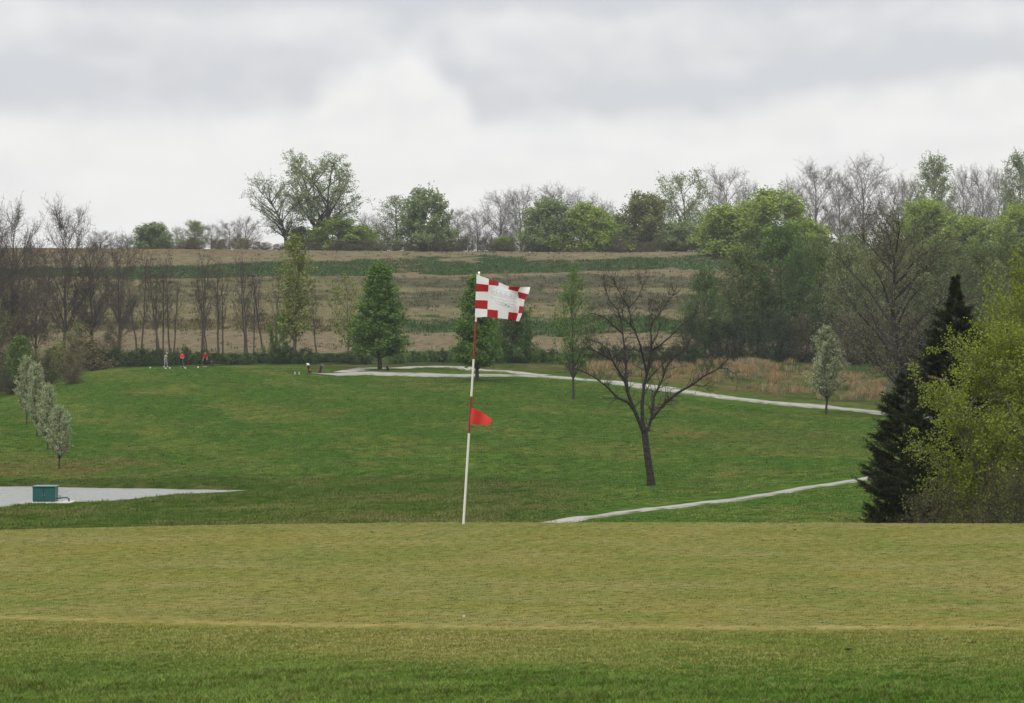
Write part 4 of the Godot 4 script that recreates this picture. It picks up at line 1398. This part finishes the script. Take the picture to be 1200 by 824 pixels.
# ------------------------------------------------------------------ people
func body_mesh(bones: Array, cell: float, blend: float) -> Buf:
	# bones: [from, to, radius, radius, colour]; a smooth union meshed as surface nets
	var lo := Vector3(9, 9, 9)
	var hi := Vector3(-9, -9, -9)
	for b in bones:
		for e in 2:
			var p: Vector3 = b[e]
			var q := Vector3.ONE * (maxf(b[2], b[3]) + cell * 4)
			lo = lo.min(p - q)
			hi = hi.max(p + q)
	var dim := Vector3i(((hi - lo) / cell).ceil()) + Vector3i.ONE
	var total := dim.x * dim.y * dim.z
	var field := PackedFloat32Array()
	field.resize(total)
	field.fill(1.0)
	var owner_ := PackedInt32Array()
	owner_.resize(total)
	var best := PackedFloat32Array()
	best.resize(total)
	best.fill(1.0)
	for bi in bones.size():
		var b: Array = bones[bi]
		var p: Vector3 = b[0]
		var q: Vector3 = b[1]
		var m := Vector3.ONE * (maxf(b[2], b[3]) + cell * 3)
		var i0 := Vector3i(((p.min(q) - m - lo) / cell).floor()).max(Vector3i.ZERO)
		var i1 := Vector3i(((p.max(q) + m - lo) / cell).ceil()).min(dim - Vector3i.ONE)
		var d := q - p
		var dl := maxf(d.length_squared(), 1e-8)
		for z in range(i0.z, i1.z + 1):
			for y in range(i0.y, i1.y + 1):
				for x in range(i0.x, i1.x + 1):
					var w := lo + Vector3(x, y, z) * cell - p
					var t := clampf(w.dot(d) / dl, 0.0, 1.0)
					var dist: float = (w - d * t).length() - lerpf(b[2], b[3], t)
					var k := x + dim.x * (y + dim.y * z)
					if dist < best[k]:
						best[k] = dist
						owner_[k] = bi
					var f := field[k]
					var hh := maxf(blend - absf(f - dist), 0.0) / blend
					field[k] = minf(f, dist) - hh * hh * blend * 0.25
	var out := Buf.new()
	var vert := {}
	var sx := 1
	var sy := dim.x
	var sz := dim.x * dim.y
	for z in dim.z - 1:
		for y in dim.y - 1:
			for x in dim.x - 1:
				var k := x + sy * y + sz * z
				var inside := 0
				var sum := Vector3.ZERO
				var cnt := 0
				var c := [field[k], field[k + sx], field[k + sy], field[k + sx + sy], field[k + sz], field[k + sx + sz], field[k + sy + sz], field[k + sx + sy + sz]]
				for e in c:
					if e < 0.0:
						inside += 1
				if inside == 0 or inside == 8:
					continue
				for e in [[0, 1], [2, 3], [4, 5], [6, 7], [0, 2], [1, 3], [4, 6], [5, 7], [0, 4], [1, 5], [2, 6], [3, 7]]:
					var fa: float = c[e[0]]
					var fb: float = c[e[1]]
					if (fa < 0.0) != (fb < 0.0):
						var t := fa / (fa - fb)
						var pa := Vector3(e[0] & 1, (e[0] >> 1) & 1, e[0] >> 2)
						var pb := Vector3(e[1] & 1, (e[1] >> 1) & 1, e[1] >> 2)
						sum += pa.lerp(pb, t)
						cnt += 1
				var grad := Vector3(c[1] + c[3] + c[5] + c[7] - c[0] - c[2] - c[4] - c[6], c[2] + c[3] + c[6] + c[7] - c[0] - c[1] - c[4] - c[5], c[4] + c[5] + c[6] + c[7] - c[0] - c[1] - c[2] - c[3])
				vert[k] = [lo + (Vector3(x, y, z) + sum / cnt) * cell, grad.normalized(), bones[owner_[k]][4]]
	for k in vert:
		for ax in 3:
			var step: int = [sx, sy, sz][ax]
			var u: int = [sy, sz, sx][ax]
			var w: int = [sz, sx, sy][ax]
			var fa := field[k]
			var fb := field[k + step]
			if (fa < 0.0) == (fb < 0.0):
				continue
			var ids := [k, k - u, k - u - w, k - w]
			if not (vert.has(ids[1]) and vert.has(ids[2]) and vert.has(ids[3])):
				continue
			if fa < 0.0:
				ids.reverse()
			var a: Array = vert[ids[0]]
			var b: Array = vert[ids[1]]
			var c: Array = vert[ids[2]]
			var d: Array = vert[ids[3]]
			out.smooth_tri(a[0], b[0], c[0], a[1], b[1], c[1], a[2])
			out.smooth_tri(a[0], c[0], d[0], a[1], c[1], d[1], c[2])
	return out

func golfer(at: Vector3, turn: float, pose: Dictionary, label: String) -> Node3D:
	var o := thing("person", at, label, "person", "golfers on the tee")
	o.rotation.y = turn
	var skin := Color(0.36, 0.20, 0.14)
	var shirt: Color = pose.shirt
	var legs: Color = pose.trousers
	var shoe: Color = pose.get("shoes", Color(0.5, 0.5, 0.5))
	var lean: float = pose.get("lean", 0.0)
	var st: float = pose.get("stance", 0.13)
	var fwd := Vector3(0, 0, 1)
	var hip := Vector3(0, 0.93, -0.5 * lean)
	var chest := hip + Vector3(0, 0.36, lean)
	var neck := chest + Vector3(0, 0.19, lean * 0.55)
	var head := neck + Vector3(0, 0.17, 0.02 + lean * 0.5)
	var bones := [
		[hip + Vector3(-0.07, 0, 0), hip + Vector3(0.07, 0, 0), 0.125, 0.125, legs],
		[hip + Vector3(0, 0.05, 0), chest, 0.135, 0.15, shirt],
		[chest + Vector3(-0.09, 0.02, 0), chest + Vector3(0.09, 0.02, 0), 0.13, 0.13, shirt],
		[chest + Vector3(-0.15, 0.11, 0), chest + Vector3(0.15, 0.11, 0), 0.075, 0.075, shirt],
		[neck - Vector3(0, 0.05, 0), head - Vector3(0, 0.05, 0), 0.055, 0.055, skin],
		[head + Vector3(0, 0.02, -0.012), head + Vector3(0, -0.045, 0.02), 0.095, 0.07, skin],
		[head + Vector3(0, -0.015, 0.085), head + Vector3(0, -0.03, 0.105), 0.014, 0.018, skin],
		[head + Vector3(-0.092, -0.01, 0), head + Vector3(-0.094, -0.035, 0), 0.018, 0.014, skin],
		[head + Vector3(0.092, -0.01, 0), head + Vector3(0.094, -0.035, 0), 0.018, 0.014, skin],
	]
	for s in [-1.0, 1.0]:
		var knee := Vector3(s * (st * 0.9 + 0.02), 0.50, 0.04 + pose.get("stride", 0.0) * s * 0.5)
		var ankle := Vector3(s * st, 0.09, pose.get("stride", 0.0) * s)
		bones.append([hip + Vector3(s * 0.09, -0.02, 0), knee, 0.095, 0.068, legs])
		bones.append([knee, ankle, 0.066, 0.045, legs])
		bones.append([ankle + Vector3(0, -0.04, -0.04), ankle + Vector3(s * 0.03, -0.05, 0.14), 0.045, 0.04, shoe])
		var hand: Vector3 = pose.hands[0 if s < 0 else 1]
		var shoulder := chest + Vector3(s * 0.19, 0.10, 0)
		var mid := (shoulder + hand) * 0.5
		var bend := sqrt(maxf(0.0, 0.29 * 0.29 - mid.distance_to(shoulder) * mid.distance_to(shoulder)))
		var elbow := mid + Vector3(s * 0.5, -0.5, -0.7).normalized() * bend
		bones.append([shoulder, elbow, 0.058, 0.046, shirt])
		bones.append([elbow, hand, 0.042, 0.030, pose.get("sleeve", skin)])
		var palm: Vector3 = (hand - elbow).normalized()
		bones.append([hand, hand + palm * 0.07, 0.034, 0.032, skin])
	var body := body_mesh(bones, 0.024, 0.05)
	# fingers, each its own bent chain rooted in the palm
	for s in [-1.0, 1.0]:
		var hand: Vector3 = pose.hands[0 if s < 0 else 1]
		var shoulder := chest + Vector3(s * 0.19, 0.10, 0)
		var along := (hand - shoulder).normalized()
		var across := along.cross(fwd).normalized()
		for f in 5:
			var root := hand + along * (0.08 if f < 4 else 0.03) + across * ((f - 1.5) * 0.019 if f < 4 else -0.04)
			var len: float = [0.065, 0.075, 0.07, 0.055, 0.05][f]
			var a := root + along * len * 0.5 + (Vector3.ZERO if f < 4 else -across * 0.02)
			var b := a + (along * 0.5 + fwd * 0.7).normalized() * len * 0.5
			body.tube([root - along * 0.02, a, b], [0.010, 0.009, 0.007], 5, skin, true)
	part("body", body.mesh(mats.cloth), o)
	var cap := Buf.new()
	var capcol: Color = pose.cap
	var rings := []
	for i in 6:
		rings.append(i * 0.26)
	var pts := []
	var rad := []
	for i in 6:
		var t := i / 5.0 * PI * 0.5
		pts.append(head + Vector3(0, 0.02 + sin(t) * 0.105, -0.01))
		rad.append(maxf(0.006, cos(t) * 0.108))
	cap.tube(pts, rad, 14, capcol, true)
	if pose.get("brim", true):
		cap.box(head + Vector3(-0.07, 0.02, 0.07), head + Vector3(0.07, 0.035, 0.19), 0.005, capcol)
	part("cap" if pose.get("brim", true) else "hair", cap.mesh(mats.cloth), o)
	return o

func golf_club(grip: Vector3, down: Vector3, label: String) -> void:
	var o := thing("golf_club", grip, label, "golf club", "clubs held by the golfers")
	var d := down - grip
	var b := Buf.new()
	b.tube([d * -0.02, d * 0.25], [0.014, 0.011], 8, Color(0.02, 0.02, 0.02), true)
	part("grip", b.mesh(mats.plain), o)
	b = Buf.new()
	b.tube([d * 0.25, d * 0.97], [0.008, 0.006], 8, Color(0.45, 0.45, 0.46), true)
	part("shaft", b.mesh(mats.paint), o)
	b = Buf.new()
	b.box(d + Vector3(-0.05, 0.0, -0.03), d + Vector3(0.06, 0.055, 0.05), 0.012, Color(0.06, 0.06, 0.065))
	part("club_head", b.mesh(mats.paint), o)

func build_people() -> void:
	var a := ground_at(194, 430.5)
	var facing := 0.3
	golfer(a, 1.2, {"shirt": Color(0.30, 0.31, 0.33), "trousers": Color(0.26, 0.27, 0.28), "cap": Color(0.45, 0.45, 0.44), "stance": 0.11, "stride": 0.16, "lean": 0.10,
		"hands": [Vector3(-0.20, 0.86, 0.16), Vector3(0.22, 0.88, 0.10)]}, "golfer in grey walking on the tee, leftmost of the three")
	var b := ground_at(213.5, 430)
	golfer(b, facing, {"shirt": Color(0.55, 0.035, 0.035), "trousers": Color(0.018, 0.018, 0.022), "cap": Color(0.03, 0.028, 0.026), "stance": 0.17, "brim": false,
		"hands": [Vector3(-0.05, 1.02, 0.27), Vector3(0.05, 1.05, 0.26)]}, "golfer in bright red shirt and black trousers, hands together in front")
	var gb := Transform3D(Basis(Vector3.UP, facing), b)
	golf_club(gb * Vector3(0.0, 1.08, 0.30), gb * Vector3(0.02, 0.08, 0.62), "golf club held by the golfer in the bright red shirt")
	var c := ground_at(240.5, 430)
	golfer(c, -0.5, {"shirt": Color(0.26, 0.02, 0.03), "trousers": Color(0.016, 0.016, 0.018), "cap": Color(0.025, 0.02, 0.02), "stance": 0.12, "brim": false,
		"hands": [Vector3(-0.26, 0.80, 0.06), Vector3(0.27, 0.84, 0.10)]}, "golfer in dark red shirt and black trousers, rightmost of the three")
	# golf bag lying beside the golfer in dark red
	golf_trolley(ground_at(248.5, 430), 0.55, 0.7, false, Color(0.03, 0.03, 0.035), Color(0.05, 0.05, 0.05), "small black golf bag standing beside the golfer in dark red")
	golf_trolley(ground_at(362, 437.5), 0.85, 0.6, true, Color(0.018, 0.018, 0.022), Color(0.45, 0.09, 0.03), "black and orange golf trolley with a white topped bag at the end of the path")
	golf_trolley(ground_at(375.5, 438), 0.85, -0.8, false, Color(0.022, 0.02, 0.022), Color(0.33, 0.04, 0.04), "black golf trolley with red trim, right of the white topped one")
	golf_trolley(ground_at(454, 435), 0.62, 2.2, false, Color(0.03, 0.032, 0.035), Color(0.05, 0.05, 0.05), "dark golf trolley standing right of the green cone shaped tree")
	var spots := [[176, 431.5, "white tee marker left of all the golfers"], [194, 432.5, "white tee marker at the feet of the golfer in grey"], [199, 432, "white tee marker between the golfers in grey and bright red"], [217, 432, "white tee marker at the feet of the golfer in bright red"], [232, 431, "white tee marker left of the golfer in dark red"]]
	for s in spots:
		var p := ground_at(s[0], s[1])
		var o := thing("tee_marker", p, s[2], "tee marker", "white tee markers")
		var m := Buf.new()
		m.tube([Vector3(0, -0.04, 0), Vector3(0, 0.03, 0), Vector3(0, 0.09, 0), Vector3(0, 0.13, 0), Vector3(0, 0.145, 0)], [0.04, 0.07, 0.085, 0.06, 0.015], 12, Color(0.78, 0.78, 0.76), true)
		part("ball", m.mesh(mats.paint), o)
		var f := Buf.new()
		f.tube([Vector3(0, -0.1, 0), Vector3(0, 0.01, 0)], [0.012, 0.02], 8, Color(0.4, 0.4, 0.4), true)
		part("spike", f.mesh(mats.plain), o)
	for s in [[345.5, 439, "left one of two short white posts beside the golf trolleys"], [350.5, 439, "right one of two short white posts beside the golf trolleys"]]:
		var o := thing("marker_post", ground_at(s[0], s[1]), s[2], "post", "short white posts")
		var m := Buf.new()
		m.box(Vector3(-0.06, -0.1, -0.06), Vector3(0.06, 0.24, 0.06), 0.01, Color(0.42, 0.42, 0.40))
		part("shaft", m.mesh(mats.paint), o)
		m = Buf.new()
		m.box(Vector3(-0.075, 0.242, -0.075), Vector3(0.075, 0.28, 0.075), 0.015, Color(0.46, 0.46, 0.44))
		part("post_cap", m.mesh(mats.paint), o)

func golf_trolley(at: Vector3, size: float, turn: float, white_top: bool, main: Color, trim: Color, label: String) -> void:
	var o := thing("golf_trolley", at, label, "golf trolley", "golf trolleys and bags")
	o.rotation.y = turn
	o.scale = Vector3.ONE * size
	var b := Buf.new()
	b.tube([Vector3(0, 0.10, 0.22), Vector3(0, 0.35, 0.10), Vector3(0, 0.72, -0.06), Vector3(0, 0.98, -0.18)], [0.14, 0.15, 0.14, 0.15], 14, main, true)
	part("bag", b.mesh(mats.cloth), o)
	b = Buf.new()
	b.box(Vector3(-0.10, 0.32, 0.22), Vector3(0.10, 0.58, 0.31), 0.03, trim)
	part("pocket", b.mesh(mats.cloth), o)
	for k in 5:
		var x := (k - 2) * 0.05
		b = Buf.new()
		b.tube([Vector3(x, 0.9, -0.16), Vector3(x * 1.6, 1.2, -0.27 - 0.02 * k)], [0.008, 0.008], 6, Color(0.4, 0.4, 0.4))
		b.box(Vector3(x * 1.6 - 0.05, 1.18, -0.34 - 0.02 * k), Vector3(x * 1.6 + 0.05, 1.27, -0.22 - 0.02 * k), 0.02, Color(0.72, 0.72, 0.72) if white_top else Color(0.05, 0.05, 0.055))
		part("club", b.mesh(mats.paint), o)
	if white_top:
		b = Buf.new()
		b.tube([Vector3(0, 0.98, -0.18), Vector3(0, 1.04, -0.21), Vector3(0, 1.2, -0.28), Vector3(0, 1.27, -0.31)], [0.155, 0.17, 0.15, 0.04], 14, Color(0.66, 0.66, 0.66), true)
		part("bag_hood", b.mesh(mats.cloth), o)
	for s in [-1.0, 1.0]:
		b = Buf.new()
		b.tube([Vector3(s * 0.29, 0.14, 0.08), Vector3(s * 0.34, 0.14, 0.08)], [0.14, 0.14], 18, Color(0.03, 0.03, 0.03), true)
		var w := part("wheel", b.mesh(mats.plain), o)
		b = Buf.new()
		b.tube([Vector3(s * 0.285, 0.14, 0.08), Vector3(s * 0.345, 0.14, 0.08)], [0.08, 0.08], 12, trim, true)
		part("hub", b.mesh(mats.paint), w)
	b = Buf.new()
	b.tube([Vector3(-0.33, 0.14, 0.08), Vector3(0, 0.22, 0.05), Vector3(0.33, 0.14, 0.08)], [0.014, 0.014, 0.014], 8, Color(0.2, 0.2, 0.2), true)
	b.tube([Vector3(0, 0.05, 0.34), Vector3(0, 0.25, 0.18), Vector3(0, 0.62, -0.17), Vector3(0, 1.02, -0.5)], [0.016, 0.016, 0.016, 0.016], 8, Color(0.2, 0.2, 0.2), true)
	b.tube([Vector3(-0.15, 1.02, -0.5), Vector3(0.15, 1.02, -0.5)], [0.018, 0.018], 8, Color(0.03, 0.03, 0.03), true)
	b.tube([Vector3(0, -0.03, 0.34), Vector3(0, 0.08, 0.34)], [0.02, 0.016], 8, Color(0.2, 0.2, 0.2), true)
	part("frame", b.mesh(mats.paint), o)

func build_pump() -> void:
	var p := ground_at(52, 589.5)
	var k := -p.z / FOCAL
	var base := Vector3(p.x, WATER + 0.12, p.z - 0.3)
	var o := thing("pump_box", base, "teal metal pump box standing on a pale slab at the edge of pond", "pump box")
	var w := 13.0 * k
	var b := Buf.new()
	b.box(Vector3(-w - 0.15, -0.35, -0.75), Vector3(w + 0.9, 0.12, 0.75), 0.03, Color(0.42, 0.41, 0.37))
	part("slab", b.mesh(mats.plain), o)
	b = Buf.new()
	b.box(Vector3(-w, 0.122, -0.55), Vector3(w, 0.90, 0.55), 0.02, Color(0.012, 0.078, 0.078))
	var body := part("cabinet", b.mesh(mats.paint), o)
	b = Buf.new()
	b.box(Vector3(-w - 0.03, 0.903, -0.60), Vector3(w + 0.03, 0.98, 0.60), 0.02, Color(0.016, 0.090, 0.088))
	part("lid", b.mesh(mats.paint), o)
	for s in [-1.0, 1.0]:
		b = Buf.new()
		b.box(Vector3(s * w * 0.5 - w * 0.43, 0.19, 0.551), Vector3(s * w * 0.5 + w * 0.43, 0.85, 0.572), 0.006, Color(0.013, 0.084, 0.084))
		var d := part("door", b.mesh(mats.paint), o)
		b = Buf.new()
		b.box(Vector3(s * 0.06 - 0.015, 0.44, 0.573), Vector3(s * 0.06 + 0.015, 0.54, 0.60), 0.005, Color(0.2, 0.2, 0.2))
		part("handle", b.mesh(mats.paint), d)
	b = Buf.new()
	b.tube([Vector3(w + 0.01, 0.30, 0.2), Vector3(w + 0.22, 0.30, 0.2), Vector3(w + 0.36, 0.34, 0.2), Vector3(w + 0.62, 0.34, 0.2), Vector3(w + 0.70, 0.28, 0.2), Vector3(w + 0.72, 0.05, 0.2)], [0.05, 0.05, 0.05, 0.05, 0.05, 0.05], 10, Color(0.05, 0.10, 0.11), true)
	part("pipe", b.mesh(mats.paint), o)
	b = Buf.new()
	b.tube([Vector3(w + 0.22, 0.30, 0.2), Vector3(w + 0.22, 0.42, 0.2)], [0.025, 0.025], 8, Color(0.05, 0.10, 0.11), true)
	b.tube([Vector3(w + 0.22, 0.42, 0.2), Vector3(w + 0.22, 0.44, 0.2)], [0.08, 0.08], 12, Color(0.05, 0.10, 0.11), true)
	part("valve", b.mesh(mats.paint), o)

func build_litter() -> void:
	# curled dead leaves and a ball mark on the putting green
	var spots := [[436, 626, 0.022750000000000003, "dead brown leaf near the back of the green, left of the flagstick"], [703, 717, 0.0195, "dead dark leaf lying alone near the front edge of the green"], [932, 622.5, 0.0195, "small dead leaf at the back of the green, far right"], [1140, 755, 0.0195, "brown leaf on the fringe in the right foreground"], [995, 764, 0.026000000000000002, "reddish brown leaf on the fringe right of centre"]]
	for s in spots:
		var depth: float = EYE * FOCAL / (s[1] - 412.0)
		var x: float = (s[0] - 600.0) / FOCAL * depth
		var o := thing("dead_leaf", Vector3(x, near_height(x, depth) + 0.012, -depth), s[3], "leaf", "dead leaves on the green")
		o.rotation.y = s[0] * 0.7
		var b := Buf.new()
		var size: float = s[2]
		var col := Color(0.075, 0.045, 0.028)
		var rib := []
		for i in 6:
			var t := i / 5.0
			rib.append(Vector3(lerpf(-1.0, 1.0, t) * size, 0.35 * size * t * t, 0))
		for i in 5:
			var w0 := sin(PI * i / 5.0) * size * 0.6
			var w1 := sin(PI * (i + 1) / 5.0) * size * 0.6
			for e in [-1.0, 1.0]:
				var p: Vector3 = rib[i]
				var q: Vector3 = rib[i + 1]
				b.quad(p, q, q + Vector3(0, w1 * 0.5, w1 * e), p + Vector3(0, w0 * 0.5, w0 * e), col)
		part("blade", b.mesh(mats.plain), o)
		b = Buf.new()
		b.tube([rib[0] + Vector3(-size * 0.6, 0.004, 0), rib[0], rib[5]], [0.0015, 0.0015, 0.0008], 5, Color(0.06, 0.035, 0.02))
		part("stalk", b.mesh(mats.plain), o)
	var depth := EYE * FOCAL / (725.5 - 412.0)
	var x := (543.5 - 600.0) / FOCAL * depth
	var o := thing("ball_marker", Vector3(x, near_height(x, depth) + 0.009, -depth), "tiny white ball marker lying on the green near its front edge", "ball marker")
	var b := Buf.new()
	b.tube([Vector3(0, -0.004, 0), Vector3(0, 0.006, 0), Vector3(0, 0.010, 0)], [0.007, 0.008, 0.005], 14, Color(0.5, 0.5, 0.48), true)
	part("disc", b.mesh(mats.paint), o)

func _ready() -> void:
	# camera
	var cam := Camera3D.new()
	cam.position = Vector3(0, EYE, 0)
	cam.fov = rad_to_deg(2.0 * atan(412.0 / FOCAL))
	cam.near = 0.1
	cam.far = 6000.0
	add_child(cam)
	cam.make_current()
	# sky and the veiled sun, high behind the left shoulder
	build_sky()
	var sun := DirectionalLight3D.new()
	sun.name = "veiled_sun"
	sun.light_energy = 0.5
	sun.light_angular_distance = 25.0
	sun.light_color = Color(1.0, 0.97, 0.92)
	sun.rotation_degrees = Vector3(-58, -35, 0)
	sun.shadow_enabled = true
	add_child(sun)
	# structure
	broad.seed = 12
	broad.frequency = 0.022
	broad.fractal_octaves = 4
	fine.seed = 41
	fine.frequency = 0.16
	fine.fractal_octaves = 3
	make_materials()
	prepare_terrain()
	build_ground()
	build_green()
	build_pond()
	path_strip("cart_path", [[376, 439], [420, 437.5], [470, 439], [560, 440], [650, 442], [740, 451], [830, 463], [930, 474], [1055, 486], [1140, 494]], 5.4)
	path_strip("cart_path_branch", [[400, 437], [440, 432], [490, 430], [540, 430.5], [600, 436], [640, 440.5]], 2.8)
	path_strip("footpath", [[638, 615.0], [700, 606], [800, 593], [900, 580], [1000, 564], [1090, 550]], 1.35)
	print("structure done ", Time.get_ticks_msec())
	# objects
	make_species()
	print("species done ", Time.get_ticks_msec())
	plant_all()
	build_bare_hero()
	build_near_trees()
	print("trees done ", Time.get_ticks_msec())
	build_flag()
	build_people()
	build_pump()
	build_litter()
	build_grass()
	print("all done ", Time.get_ticks_msec())
